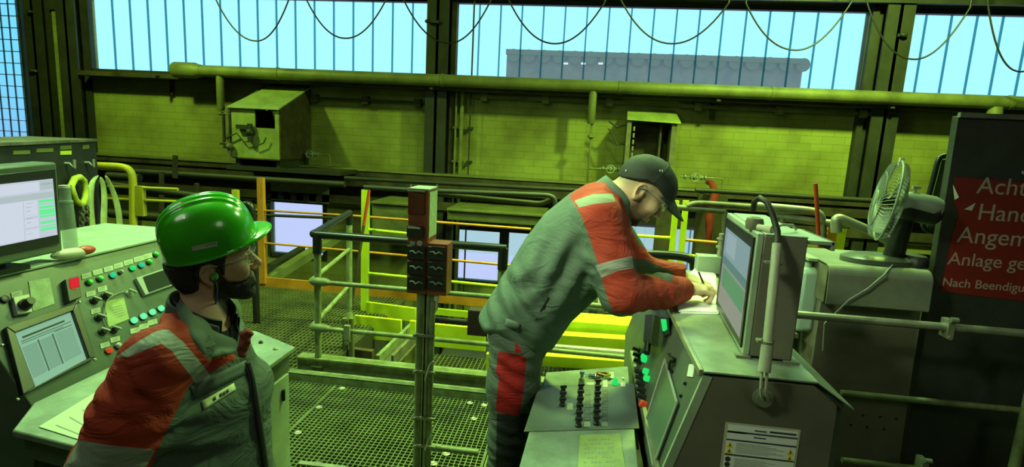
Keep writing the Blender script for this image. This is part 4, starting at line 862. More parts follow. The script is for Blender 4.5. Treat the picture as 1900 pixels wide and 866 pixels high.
# papers, small bracket box
pp = [Z_(x, y, RZ+.0065) for x, y in ((1262, 582), (1331, 584), (1326, 508), (1294, 498), (1252, 540))]
b = MB()
for k in range(4):
    dx = .006*math.sin(k*2.1); b.slab([p+[dx, .004*k, .0021*k] for p in pp], (0, 0, .0018))
tag(b.build('paper_sheets', M['paperw']), 'white sheets the bent worker writes on, on the right console', 'paper')
p = Z_(1320, 512, RZ+.006)
t4 = thing('bracket_box', 'small green bracket box beyond the papers on the right console', 'box', (p[0], p[1]+.06, RZ+.006))
b = MB(); b.box((p[0]-.06, p[1]+.05, RZ+.006), (p[0]+.06, p[1]+.12, RZ+.09)); b.build('body', M['cons'], t4, bevel=.004)
b = MB(); b.cyl((p[0]+.045, p[1]+.08, RZ+.09), (p[0]+.045, p[1]+.08, RZ+.20), .012); b.cyl((p[0]+.045, p[1]+.08, RZ+.13), (p[0]+.045, p[1]+.08, RZ+.14), .02); b.cyl((p[0]+.045, p[1]+.08, RZ+.17), (p[0]+.045, p[1]+.08, RZ+.178), .02); b.build('stem', M['galv'], t4)
# ---- switch desk in front of the right console
DZ = .75
t = thing('switch_desk', 'low steel desk with rows of black switches in front of the bent worker', 'desk', (.07, 1.9, 0))
FL, FR, NR, NL = Z_(1013, 690, DZ), Z_(1169, 679, DZ), Z_(1189, 905, DZ), Z_(952, 905, DZ)
FR[0] = min(FR[0], .254)
b = MB(); b.slab([FL, FR, NR, NL], (0, 0, -.02)); b.build('desk_top', M['worn'], t, bevel=.004)
b = MB(); b.box((.238, 1.52, .02), (.254, 2.30, .70)); b.build('gap_shade', M['black'], t)  # black strip painting the shade in the gap beside the console
b = MB(); b.slab([FL+[.16, -.01, -.02], FR+[-.01, -.01, -.02], NR+[-.01, .01, -.02], NL+[.20, .01, -.02]], (0, 0, -.72)); b.build('cabinet', M['consd'], t, bevel=.004)
b = MB(); b.slab([Z_(x, y, DZ+.0005) for x, y in ((1000, 716), (1176, 712), (1186, 795), (972, 801))], (0, 0, .002)); b.build('desk_shadow', mat('shadowed_steel', (.16,.20,.165), .38, .25, var=.2, vscale=8), t)  # darker sheet painted as the worker's shadow on the desk top
def sknob(px, py, m='blackp'):
    c = Z_(px, py, DZ+.002); b = MB(); b.lathe(c, (0, 0, 1), [(0, .0115), (.008, .0115), (.010, .009), (.022, .0085)], 14); k = b.build('switch', M[m], t)
    b = MB(); b.bar(c+[-.011, -.004, .026], c+[.012, .004, .026], .006, .010); b.build('lever', M['blackp'], k)
def dq(b, x0, y0, x1, y1, z=DZ+.0027, h=.0012):
    b.slab([Z_(x0, y0, z), Z_(x1, y0, z), Z_(x1+.5, y1, z), Z_(x0+.5, y1, z)], (0, 0, h))
for i in range(7): sknob(940+(710-i*2)/4.203, 660+(240+i*49)/4.203)
for i in range(6): sknob(940+(578-i*4)/4.203, 660+(275+i*55)/4.203)
for i in range(3): sknob(940+(440-i*3)/4.203, 660+(290+i*50)/4.203)
M['lblk'] = mat('black_switch_label', (.10,.12,.10), .5)
for i in range(6):
    for x, w in ((768, 20), (632, 20)):
        b = MB(); X = 940+(x-i*1)/4.203; Yq = 660+(285+i*50)/4.203; dq(b, X-5.5, Yq-5, X+5.5, Yq+4.5); lb = b.build('switch_label', M['lblk'] if i < 5 else M['label'], t)
        b = MB(); [dq(b, X-4, Yq-3+k*3, X+4, Yq-2.2+k*3, DZ+.0041, .0003) for k in range(3)]; b.build('label_text', M['inkg'], lb)
b = MB(); dq(b, 1052, 748, 1063, 760); b.build('switch_label', M['label'], t)
for x0, y0, x1, y1 in ((1118, 702, 1127, 718), (1130, 690, 1139, 702), (1151, 709, 1160, 717), (1088, 709, 1102, 714), (1154, 700, 1158, 703)):
    b = MB(); dq(b, x0, y0, x1, y1); b.build('switch_label', M['paper'], t)
b = MB(); c = Z_(1141, 713, DZ); b.lathe(c, (0, 0, 1), [(0, .014), (.006, .014), (.008, .011), (.022, .010), (.028, .005)], 16); b.build('green_button', M['green_l'], t)
b = MB(); c = Z_(1079, 708, DZ); b.lathe(c, (0, 0, 1), [(0, .012), (.01, .012), (.012, .007), (.03, .006), (.034, .010), (.045, .009)], 14); b.build('key_switch', M['chrome'], t)
b = MB(); P = [Z_(x, y, DZ+.001) for x, y in ((1076, 808), (1150, 804), (1166, 905), (1070, 905))]; b.slab(P, (0, 0, .0015))
for i in range(9):
    for j in range(9):
        if (i*3+j) % 4: b.slab([on(P, .12+.08*j, .1+.09*i, .0016), on(P, .17+.08*j, .1+.09*i, .0016), on(P, .17+.08*j, .125+.09*i, .0016), on(P, .12+.08*j, .125+.09*i, .0016)], (0, 0, .0004), 1)
tag(b.build('notice_paper', [M['notey'], M['inkg']]), 'yellow printed sheet on the near end of the switch desk', 'paper')
# key bunch
q = Z_(1113, 700, DZ+.002)
t = thing('key_bunch', 'bunch of keys with red and yellow tags on the switch desk', 'keys', q)
b = MB(); b.tube([q+[.018*math.cos(a), .018*math.sin(a), .006+.003*math.sin(3*a)] for a in np.linspace(0, 2*math.pi, 17)[:-1]], .0022, n=6, closed=True); b.build('key_ring', M['chrome'], t)
for a, m_, L in ((3.4, 'black', .05), (2.9, 'dark', .045), (4.0, 'black', .04), (3.1, 'chrome', .06)):
    u = np.array([math.cos(a), math.sin(a), 0]); b = MB(); b.lathe(q+u*.022+[0, 0, .004], (0, 0, 1), [(0, .009), (.003, .009)], 12); b.bar(q+u*.022+[0, 0, .006], q+u*L+[0, 0, .006], .005, .003); b.build('key', M[m_], t)
for dx, m_ in ((.018, 'redp'), (.03, 'yellow')):
    b = MB(); b.tube([q+[dx*.6+.022*math.cos(a), .006+.016*math.sin(a), .014] for a in np.linspace(0, 2*math.pi, 13)[:-1]], .005, n=8, closed=True); b.build('key_tag', M[m_], t)

# ================================================================== CONTROL POST
Yk = 2.4
t = thing('push_button_station', 'free-standing post carrying tall orange push-button boxes', 'control box', Y_(790, 560, Yk)*[1, 1, 0])
xa, xb, xc = Y_(756, 450, Yk)[0], Y_(793, 450, Yk)[0], Y_(829, 500, Yk)[0]
zt = Y_(775, 352, Yk)[2]; zbm = Y_(775, 545, Yk)[2]; zm = Y_(810, 452, Yk)[2]
d1 = X_(812, 350, xb)[1]; d2 = X_(840, 460, xc)[1]
b = MB(); b.box((xa, Yk, zbm), (xb, min(d1, Yk+.16), zt)); b1 = b.build('tall_box', M['orangebox'], t, bevel=.003)
b = MB(); b.box((xb+.001, Yk, zbm-.0), (xc, min(d2, Yk+.16), zm)); b2 = b.build('short_box', M['orangebox'], t, bevel=.003)
b = MB(); b.box((xb-.004, Yk+.012, zm+.02), (xb+.003, min(d1, Yk+.16)-.012, zt-.01)); b.build('side_label', M['note'], b1)
b = MB(); b.box((xa-.002, Yk-.002, zt), (xb+.002, min(d1, Yk+.16)+.002, zt+.006)); b.build('lid', M['cons'], b1)
def fq(x0, y0, x1, y1, th, m, nm, par, lift=0):
    p = Y_(x0, y0, Yk); q = Y_(x1, y1, Yk); b = MB(); b.box((p[0], Yk-th-lift, q[2]), (q[0], Yk-lift, p[2])); return b.build(nm, M[m] if isinstance(m, str) else m, par, bevel=.001)
fq(758, 357, 788, 398, .006, mat('dark_red_window', (.10,.02,.012), .3), 'window', b1); fq(757, 352, 790, 357, .008, 'consend', 'window_rim', b1)
fq(757, 417, 785, 440, .018, 'blackp', 'module', b1); fq(759, 419, 782, 424, .004, 'greyb', 'module_label', b1, .018)
fq(761, 447, 770, 455, .003, 'inkg', 'label', b1); p = Y_(779, 451, Yk); b = MB(); b.lathe((p[0], Yk, p[2]), (0, -1, 0), [(0, .013), (.004, .013)], 18); b.build('round_label', M['greyb'], b1)
for r_, y in enumerate((467, 495, 523)):
    for c_, x0 in enumerate((757, 794)):
        par = b1 if c_ == 0 else b2; w = 30; y_ = y+c_*1.5
        m_ = fq(x0, y_-13, x0+w+2, y_+13.5, .012, 'blackp', 'switch_module', par)
        p = Y_(x0+4, y_-4, Yk-.012); q = Y_(x0+w-3, y_+3, Yk-.012)
        b = MB(); zc_ = (p[2]+q[2])/2; b.tube([(p[0], Yk-.014, zc_), ((p[0]+q[0])/2-.012, Yk-.022, zc_+.004), ((p[0]+q[0])/2, Yk-.026, zc_-.006), ((p[0]+q[0])/2+.014, Yk-.022, zc_+.004), (q[0], Yk-.014, zc_-.006)], .0035, n=6); b.build('toggle', M['inkg'], m_)
        fq(x0+1, y_-12.5, x0+8, y_-11, .003, 'greyb', 'tick', m_, .010)
for px in (762, 811): p = Y_(px, 345, Yk+.02 if px == 762 else Yk+.1); b = MB(); b.cyl((p[0], p[1], zt), (p[0], p[1], zt+.022), .003); b.build('stud', M['chrome'], b1)
for x0, x1, m_, r in ((775, 777, 'railg', .0185), (800, 799, 'railg', .013), (790.5, 791, 'galv', .009)):
    p = Y_(x1, 700, Yk+.03); b = MB(); b.cyl((p[0], Yk+.03, 0), (p[0], Yk+.03, zbm), r, n=16); b.build('pole', M[m_], t)
b = MB(); p = Y_(784, 700, Yk+.06); b.box((p[0]-.012, Yk+.05, 0), (p[0]+.014, Yk+.062, zbm+.2)); b.build('back_rail', M['dark'], t)
b = MB(); p = Y_(788, 866, Yk+.03); b.box((p[0]-.10, Yk-.08, .0), (p[0]+.10, Yk+.14, .012)); b.build('base_plate', M['steel'], t)
for y in (622, 690, 776, 828):
    p = Y_(769, y, Yk+.0); q = Y_(806, y+3, Yk); b = MB(); b.bar((p[0], Yk+.01, p[2]), (q[0], Yk+.01, p[2]), .01, .012); b.cyl((p[0], Yk+.0, p[2]-.006), (p[0], Yk+.0, p[2]+.006), .008); b.build('clamp', M['galv'], t)
for pts in ([(804, 670), (797, 676), (790, 700), (789, 706)], [(803, 790), (800, 805), (792, 822), (789, 835)]):
    b = MB(); b.tube(P2(pts, Yk), .004, n=8, fillet=.02); b.build('cable_tie', M['beige'], t)
b = MB(); p = Y_(810, 560, Yk+.02); b.lathe((p[0], Yk+.02, zbm), (0, 0, -1), [(0, .012), (.03, .012), (.032, .007)], 12); b.tube([(p[0], Yk+.02, zbm-.03), (p[0]-.0, Yk+.03, zbm-.07), (p[0]-.03, Yk+.03, zbm-.12), (p[0]-.04, Yk+.03, zbm-.2)], .006, n=8); b.build('cable_gland', M['beige'], t)
a = Y_(800, 592, Yk+.05); c = Y_(872, 598, Yk+.05)
b = MB(); b.cyl((a[0], Yk+.05, a[2]), (c[0], Yk+.05, a[2]), .014); b.build('side_arm', M['dark'], t)
a = Y_(800, 829, Yk+.05); c = Y_(888, 838, Yk+.05); b = MB(); b.cyl((a[0], Yk+.05, a[2]), (c[0], Yk+.05, a[2]), .015); b.cyl((a[0], Yk+.05, a[2]), (a[0]+.05, Yk+.05, a[2]), .018); b.build('side_arm', M['railg'], t)
a = Y_(868, 575, Yk+.03); c = Y_(912, 626, Yk+.03)
b = MB(); b.box((a[0], Yk+.03, c[2]), (c[0], Yk+.09, a[2])); o = tag(b.build('brown_box', M['brown'], bevel=.004), 'dark brown box on the side arm just behind the bent worker', 'box')

# ================================================================== RIGHT SIDE
YR = 2.62
t = thing('dark_board', 'tall dark steel board at the right edge carrying the red sign', 'board', Y_(1697, 866, YR)*[1, 1, 0])
a = Y_(1778, 215, YR); c = Y_(1674, 866, YR); k = (c[0]-a[0])/(c[2]-a[2]); xb_ = c[0]-c[2]*k
b = MB(); b.slab([(a[0], YR, a[2]), (3.0, YR, a[2]), (3.0, YR, 0), (xb_, YR, 0)], (0, .04, 0)); b.build('panel', M['board'], t, bevel=.003)
b = MB(); b.bar((a[0], YR-.004, a[2]+.004), (3.0, YR-.004, a[2]+.004), .02, .02); b.build('top_rim', M['steel'], t)
b = MB(); p = Y_(1898, 320, YR); b.ball((p[0], YR-.004, p[2]), .012); b.build('bolt', M['chrome'], t)
YG = YR-.001
t = thing('red_sign', 'red warning sign with pale German lettering on the dark board', 'sign', Y_(1800, 440, YG))
pl_ = [Y_(x, y, YG) for x, y in ((1772, 328), (1960, 344), (1960, 566), (1744, 540), (1752, 505), (1765, 440), (1779, 398), (1770, 372))]
b = MB(); b.slab(pl_, (0, -.003, 0)); b.build('sheet', M['sign'], t)
b = MB(); b.slab([Y_(1768, 342, YG-.004), Y_(1779, 366, YG-.012), Y_(1771, 371, YG-.004)], (0, -.001, 0)); b.build('peeled_corner', M['paper'], t); b = MB(); b.slab([Y_(1789, 388, YG-.004), Y_(1810, 376, YG-.02), Y_(1803, 391, YG-.008)], (0, -.001, 0)); b.build('peeled_corner', M['paper'], t)
def text(s, px, py, size, parent, m, Y=YG-.0035):
    cu = bpy.data.curves.new('lettering', 'FONT'); cu.body = s; cu.size = size; cu.extrude = .0006; cu.materials.append(m)
    tmp = bpy.data.objects.new('tmp', cu); COL.objects.link(tmp); dg = bpy.context.evaluated_depsgraph_get(); me = bpy.data.meshes.new_from_object(tmp.evaluated_get(dg)); bpy.data.objects.remove(tmp)
    o = bpy.data.objects.new('lettering', me); COL.objects.link(o); o.parent = parent; q = Y_(px, py, Y); o.location = Vector(q)-parent_world(parent); o.rotation_euler = (math.pi/2, 0, 0); return o
text('Acht', 1811, 358, .100, t, M['signtx']); text('Hand', 1811, 407, .100, t, M['signtx']); text('Angem', 1774, 449, .100, t, M['signtx']); text('Anlage ge', 1757, 490, .080, t, M['signtx']); text('Nach Beendigung', 1747, 530, .054, t, M['signtx'])
# black framed panel behind the fan
t = thing('framed_panel', 'dark panel with rounded black tube frame behind the fan motor', 'panel', Y_(1735, 420, 2.95))
pts = [(1768, 290), (1748, 289), (1741, 296), (1713, 402), (1712, 420), (1724, 430), (1765, 434)]
b = MB(); b.tube(P2(pts, 2.95), .012, n=10, fillet=.03); b.build('frame', M['black'], t)
b = MB(); b.slab(P2([(1768, 296), (1748, 296), (1720, 405), (1722, 424), (1765, 428)], 2.96), (0, .008, 0)); b.build('mesh_panel', mat('smoked_panel', (.07,.09,.05), .5), t)
b = MB(); b.bar(Y_(1750, 420, 2.95), Y_(1795, 384, 2.662), .03, .03); b.ball(Y_(1770, 395, 2.80), .02); b.build('bracket', M['black'], t)
# guard rails in front of the board
t = thing('front_railing', 'worn pale green pipe railing in front of the dark board', 'railing', Y_(1760, 600, 2.4)*[1, 1, 0])
for pts, r, Y in (([(1474, 583), (1640, 598), (2040, 636)], .0165, 2.42), ([(1560, 728), (1900, 766), (2040, 782)], .0135, 2.52), ([(1562, 853), (1730, 866), (1960, 888)], .0125, 2.42)):
    Q = P2(pts, Y); Q = [np.array([q[0], Y, Q[0][2]]) for q in Q]; b = MB(); b.tube(Q, r, n=14); b.build('rail', M['galv'] if r > .016 else M['railg'], t)
for px, py, Y in ((1759, 603, 2.42), (1711, 860, 2.42)):
    q = Y_(px, py, Y); b = MB(); b.box((q[0]-.012, Y-.025, q[2]-.05), (q[0]+.012, Y+.03, q[2]+.025)); b.cyl((q[0]-.012, Y-.028, q[2]+.03), (q[0]+.016, Y-.028, q[2]+.03), .011); b.cyl((q[0], Y-.03, q[2]-.045), (q[0], Y, q[2]-.045), .009); b.build('clamp', M['galv'], t)
q = Y_(1760, 600, 2.45); b = MB(); b.cyl((q[0]+.35, 2.44, 0), (q[0]+.35, 2.44, q[2]), .02); b.build('post', M['railg'], t)
# grey sheet panel below the fan box
t = thing('grey_cabinet', 'grey sheet cabinet under the fan with a row of small holes', 'cabinet', Y_(1600, 700, 2.56)*[1, 1, 0])
a = Y_(1535, 590, 2.58); c = Y_(1706, 602, 2.58); e = Y_(1668, 866, 2.58); k = (e[0]-c[0])/(e[2]-c[2]); f0 = Y_(1500, 866, 2.58)
ztop_ = 1.06
b = MB(); b.slab([(1.09, 2.58, ztop_), (c[0]+(ztop_-c[2])*k, 2.58, ztop_), (c[0]+(0-c[2])*k, 2.58, 0), (1.09, 2.58, 0)], (0, .36, 0)); b.build('carcass', M['consend'], t, bevel=.003)
for x, y in ((1601, 770), (1633, 773), (1663, 777), (1579, 788), (1609, 792), (1640, 796)):
    q = Y_(x, y, 2.58); b = MB(); b.lathe((q[0], 2.58, q[2]), (0, -1, 0), [(0, .006), (.002, .006), (.003, .003)], 10); b.build('rivet', M['black'], t)
b = MB(); q = Y_(1535, 600, 2.5); b.box((1.03, 2.77, 0), (1.07, 2.9, 1.20)); b.build('side_post', M['railg'], t)
t = thing('machine_cover', 'folded grey-green steel cover that the fan stands on', 'cover', (1.29, 2.65, 1.05))
x0, x1 = 1.075, Y_(1729, 540, 2.5)[0]; zz = Y_(1640, 498, 2.5)[2]-.012
R_ = .05; pr = [(2.94, zz+.01), (2.5+R_, zz+.01)]+[(2.5+R_-R_*math.sin(a), zz+.01-R_+R_*math.cos(a)) for a in np.linspace(.2, math.pi/2, 7)]+[(2.495, 1.068)]
b = MB()
for i in range(len(pr)-1):
    y_, z_ = pr[i]; y2, z2 = pr[i+1]; b.add([(x0, y_, z_), (x1, y_, z_), (x1, y2, z2), (x0, y2, z2), (x0, y_+.004, z_-.004), (x1, y_+.004, z_-.004), (x1, y2+.004, z2-.004), (x0, y2+.004, z2-.004)], [(0, 1, 2, 3), (7, 6, 5, 4), (1, 5, 6, 2), (0, 3, 7, 4)])
b.add([(x0, 2.94, zz+.01), (x1, 2.94, zz+.01), (x1, 2.94, 1.066), (x0, 2.94, 1.066)], [(0, 1, 2, 3)]); b.build('top_cover', M['steel'], t)
b = MB(); b.slab([(x0, 2.52, 1.066), (x0, 2.93, 1.066), (x0, 2.93, zz), (x0, 2.52, zz)], (.004, 0, 0)); b.build('side_panel', M['steeld'], t)
b = MB(); b.box((x0-.045, 2.62, zz-.0), (x0-.002, 2.95, zz+.012)); b.build('flap', M['cons'], t)
t = thing('canister', 'pale green plastic canister left of the machine cover', 'canister', Y_(1500, 595, 2.62))
a = Y_(1488, 498, 2.62); c = Y_(1512, 620, 2.62)
b = MB(); b.box((a[0], 2.62, c[2]), (c[0], 2.74, a[2])); b.build('body', mat('milky_plastic', (.35,.5,.42), .3), t, bevel=.025)
b = MB(); b.cyl(((a[0]+c[0])/2, 2.68, a[2]), ((a[0]+c[0])/2, 2.68, a[2]+.02), .018); b.build('cap', M['cons'], t)
b = MB(); b.box((a[0]-.03, 2.60, c[2]-.02), (min(c[0]+.03, 1.025), 2.78, c[2])); tag(b.build('shelf_plate', M['steeld']), 'small shelf plate carrying the plastic canister', 'shelf')
b = MB(); b.box((a[0]-.01, 2.66, 0), (a[0]+.02, 2.7, c[2]-.02)); tag(b.build('shelf_post', M['steeld']), 'thin post under the canister shelf', 'post')

# ---- desk fan
zf = zz+.012
F0 = np.array([Y_(1652, 485, 2.62)[0], 2.66, zf+.001]); AX = nrm((-.90, .34, .30))
t = thing('desk_fan', 'grey desk fan with round wire guard on the machine cover', 'fan', F0)
def ell_slab(b, c, rx, ry, z0, z1, sc=1.0, n=28, rot=.1):
    vs = []; 
    for z, s in ((z0, 1), (z0+(z1-z0)*.6, 1), (z1, .8)): vs += [(c[0]+rx*s*math.cos(a)*math.cos(rot)-ry*s*math.sin(a)*math.sin(rot), c[1]+rx*s*math.cos(a)*math.sin(rot)+ry*s*math.sin(a)*math.cos(rot), z) for a in np.linspace(0, 2*math.pi, n+1)[:-1]]
    fs = [tuple(reversed(range(n))), tuple(range(2*n, 3*n))]+[(j*n+i, j*n+(i+1) % n, (j+1)*n+(i+1) % n, (j+1)*n+i) for j in range(2) for i in range(n)]
    b.add(vs, fs)
b = MB(); ell_slab(b, F0+[-.03, 0, 0], .165, .10, zf, zf+.032); b.build('base', mat('fan_base_plastic', (.07,.09,.065), .35), t)
b = MB(); ell_slab(b, F0+[.105, -.02, 0], .05, .07, zf+.001, zf+.045); b.build('switch_block', M['blackp'], t)
hub = Y_(1648, 372, 2.58); mot = Y_(1700, 392, 2.58)
AX = nrm(nrm(hub-mot)*[1, 1, .45]+[0, .30, 0])
M0 = hub-AX*.02
b = MB(); nb_ = F0+[.03, .0, .03]; nt_ = Y_(1684, 398, 2.58); b.cyl(nb_, nt_, .042, .028, n=16); b.build('neck', M['black'], t)
b = MB(); b.lathe(hub-AX*.20, AX, [(0, .02), (.012, .045), (.04, .056), (.12, .056), (.16, .050), (.165, .03)], 22); mo = b.build('motor_housing', M['fanw'], t)
b = MB(); c = hub-AX*.14+[0, 0, -.02]; b.lathe(hub-AX*.195+[0, -.002, -.014], AX, [(0, .03), (.02, .052), (.12, .054), (.15, .045)], 20); b.build('motor_underside', M['black'], mo)
b = MB(); c = hub-AX*.09+[0, 0, .05]; b.cyl(c, c+[0, 0, .03], .006); b.box((c[0]-.012, c[1]-.006, c[2]+.02), (c[0]+.018, c[1]+.006, c[2]+.032)); b.build('swing_knob', M['beige'], mo)
u = nrm(np.cross(AX, [0, 0, 1.])); v = np.cross(u, AX); RG = .172
b = MB()
def circ(r, off): return [hub+AX*off+r*(math.cos(a)*u+math.sin(a)*v) for a in np.linspace(0, 2*math.pi, 49)[:-1]]
b.tube(circ(RG, 0), .005, n=6, closed=True); b.build('rim_ring', M['fanw'], t)
def cage(sgn):
    b = MB()
    for k in range(60):
        a = 2*math.pi*k/60; dirv = math.cos(a)*u+math.sin(a)*v; tw = math.cos(a+.35)*u+math.sin(a+.35)*v
        b.tube([hub+dirv*RG, hub+(dirv*.8+tw*.2)*RG*.93+AX*sgn*.028, hub+(dirv*.5+tw*.5)*RG*.6+AX*sgn*.042, hub+tw*.035+AX*sgn*.045], .0011, n=4)
    b.tube(circ(.035, sgn*.045), .003, n=6, closed=True); b.tube(circ(.115, sgn*.040), .0018, n=5, closed=True)
    if sgn > 0: b.lathe(hub+AX*.043, AX, [(0, .036), (.006, .034), (.008, .01)], 20)
    return b.build('wire_guard', M['fanw'], t)
cage(1); cage(-1)
for k in range(3):
    a0 = 2*math.pi*k/3+.4; b = MB(); vs = []; N = 7
    for i in range(N):
        rr = .03+.115*i/(N-1); w = .35+.55*math.sin(math.pi*min(1, i/(N-1)*.8+.1))
        for s_ in (-1, 0, 1):
            a = a0+s_*w*.6; vs.append(hub+(math.cos(a)*u+math.sin(a)*v)*rr+AX*(.016*s_))
    for i in range(N):
        pass
    fs = [(i*3+j, i*3+j+1, (i+1)*3+j+1, (i+1)*3+j) for i in range(N-1) for j in range(2)]
    b.add(vs, fs); o = b.build('blade', mat('fan_blade', (.34,.40,.34), .3), t); m_ = o.modifiers.new('s', 'SOLIDIFY'); m_.thickness = .002; m2_ = o.modifiers.new('u', 'SUBSURF'); m2_.levels = 1
b = MB(); b.lathe(hub-AX*.02, AX, [(0, .025), (.035, .025), (.045, .012)], 18); b.build('spinner', M['blackp'], t)
b = MB(); p = hub+v*RG; q = hub-v*RG; b.bar(p-v*.02, p+v*.012, .03, .016, up=AX); b.build('guard_clip', M['beige'], t)
b = MB(); b.tube([F0+[-.02, -.10, .006], Y_(1640, 510, 2.483), Y_(1610, 535, 2.483), Y_(1575, 556, 2.483), Y_(1556, 575, 2.483), Y_(1530, 600, 2.46), Y_(1527, 650, 2.46)], .0035, n=8); b.build('power_cord', M['inkg'], t)
# ================================================================== PEOPLE (smooth implicit bodies turned into meshes)
def smin(a, b, k): h = np.clip(.5+.5*(b-a)/k, 0, 1); return b*(1-h)+a*h-k*h*(1-h)
def smax(a, b, k): return -smin(-a, -b, k)
def rc(P, a, b, ra, rb=None):
    a = np.asarray(a, float); b = np.asarray(b, float); rb = ra if rb is None else rb; ba = b-a
    h = np.clip((P-a)@ba/(ba@ba+1e-9), 0, 1); return np.linalg.norm(P-a-h[:, None]*ba, axis=1)-(ra+(rb-ra)*h)
def chain(P, pts, rs, k=.02):
    d = None
    for i in range(len(pts)-1):
        e = rc(P, pts[i], pts[i+1], rs[i], rs[i+1]); d = e if d is None else smin(d, e, k)
    return d
def ell(P, c, r, R=None):
    q = P-np.asarray(c, float)
    if R is not None: q = q@R
    r = np.asarray(r, float); k0 = np.linalg.norm(q/r, axis=1); k1 = np.linalg.norm(q/(r*r), axis=1)+1e-9; return k0*(k0-1)/k1
def sell(P, c, r, p):
    q = np.abs(P-np.asarray(c, float))/np.asarray(r, float); return ((q**p).sum(1)**(1/p)-1)*min(r)
def etube(P, a, b, w, f, wa, fa, wb, fb, cap=.04):   # tapered elliptical tube a->b; half widths along w and f
    a = np.asarray(a, float); b = np.asarray(b, float); L = np.linalg.norm(b-a); ax = (b-a)/L; w = nrm(w-ax*(w@ax)); f = nrm(np.cross(ax, w))
    q = P-a; t = q@ax; h = np.clip(t/L, 0, 1); W = wa+(wb-wa)*h; F = fa+(fb-fa)*h; x = (q@w)/W; y = (q@f)/F
    d = (np.sqrt(x*x+y*y)-1)*np.minimum(W, F); return smax(d, np.maximum(-t, t-L), cap)
def poly2(X, Z, poly):                              # signed distance to a 2-D polygon (negative inside)
    poly = np.asarray(poly, float); n = len(poly); d = np.full(X.shape, 1e9); ins = np.zeros(X.shape, bool)
    for i in range(n):
        x0, z0 = poly[i]; x1, z1 = poly[(i+1) % n]; ex, ez = x1-x0, z1-z0; wx, wz = X-x0, Z-z0
        h = np.clip((wx*ex+wz*ez)/(ex*ex+ez*ez+1e-12), 0, 1); d = np.minimum(d, (wx-ex*h)**2+(wz-ez*h)**2)
        c = (z0 > Z) != (z1 > Z)
        with np.errstate(divide='ignore', invalid='ignore'): xi = (x1-x0)*(Z-z0)/(z1-z0+1e-15)+x0
        ins ^= c & (X < xi)
    return np.where(ins, -1, 1)*np.sqrt(d)
def mesh_sdf(fn, lo, hi, h):
    lo = np.array(lo, float); hi = np.array(hi, float); B = 8
    nb = np.ceil((hi-lo)/(h*B)).astype(int); n = nb*B+1
    c = [lo[i]+(np.arange(nb[i])+.5)*h*B for i in range(3)]
    G = np.stack(np.meshgrid(*c, indexing='ij'), -1).reshape(-1, 3)
    dc = np.concatenate([fn(G[i:i+200000]) for i in range(0, len(G), 200000)]); R_ = h*B*.87*1.9+.012
    act = np.abs(dc) < R_
    vol = np.where(dc < 0, -1., 1.).reshape(nb); vol = np.repeat(np.repeat(np.repeat(vol, B, 0), B, 1), B, 2)
    full = np.ones(n, np.float32); full[:-1, :-1, :-1] = vol
    idx = np.argwhere(act.reshape(nb)); o = np.stack(np.meshgrid(*[np.arange(B+1)]*3, indexing='ij'), -1).reshape(-1, 3)
    for s in range(0, len(idx), 400):
        I = (idx[s:s+400, None, :]*B+o[None]).reshape(-1, 3); full[I[:, 0], I[:, 1], I[:, 2]] = fn(lo+I*h)
    full[0], full[-1] = 1, 1; full[:, 0], full[:, -1] = 1, 1; full[:, :, 0], full[:, :, -1] = 1, 1
    sgn = full < 0; cell = np.zeros(n-1, np.int8)
    for dx in (0, 1):
        for dy in (0, 1):
            for dz in (0, 1): cell += sgn[dx:n[0]-1+dx, dy:n[1]-1+dy, dz:n[2]-1+dz]
    ac = np.argwhere((cell > 0) & (cell < 8)); ids = np.full(n-1, -1, np.int32); ids[ac[:, 0], ac[:, 1], ac[:, 2]] = np.arange(len(ac))
    acc = np.zeros((len(ac), 3)); cnt = np.zeros(len(ac)); cs = [(a, b, c_) for a in (0, 1) for b in (0, 1) for c_ in (0, 1)]
    for p in cs:
        for ax in range(3):
            if p[ax]: continue
            q = list(p); q[ax] = 1; v0 = full[ac[:, 0]+p[0], ac[:, 1]+p[1], ac[:, 2]+p[2]]; v1 = full[ac[:, 0]+q[0], ac[:, 1]+q[1], ac[:, 2]+q[2]]
            m = (v0 < 0) != (v1 < 0); t = np.where(m, v0/(v0-v1+1e-20), 0); pt = np.array(p, float)[None].repeat(len(ac), 0); pt[:, ax] += t
            acc += pt*m[:, None]; cnt += m
    V = lo+(ac+acc/cnt[:, None])*h; F = []
    for ax in range(3):
        a, b = (ax+1) % 3, (ax+2) % 3; s0 = [slice(None)]*3; s1 = [slice(None)]*3; s0[ax] = slice(0, -1); s1[ax] = slice(1, None)
        e = np.argwhere(sgn[tuple(s0)] != sgn[tuple(s1)]); e = e[(e[:, a] > 0) & (e[:, b] > 0)]; flip = sgn[tuple(s0)][e[:, 0], e[:, 1], e[:, 2]]
        def g(da, db): k = e.copy(); k[:, a] -= da; k[:, b] -= db; return ids[k[:, 0], k[:, 1], k[:, 2]]
        Q = np.stack([g(0, 0), g(1, 0), g(1, 1), g(0, 1)], 1); Q[~flip] = Q[~flip][:, ::-1]; F.append(Q)
    F = np.concatenate(F); F = F[(F >= 0).all(1)]
    if len(F):  # orient outward
        p = V[F]; nv = np.cross(p[:, 2]-p[:, 0], p[:, 3]-p[:, 1]); ce = p.mean(1)[:500]; k = fn(ce+nrm_rows(nv[:500])*h*.7)-fn(ce-nrm_rows(nv[:500])*h*.7)
        if (k < 0).mean() > .5: F = F[:, ::-1]
    return V, F
def nrm_rows(a): return a/(np.linalg.norm(a, axis=1)[:, None]+1e-12)
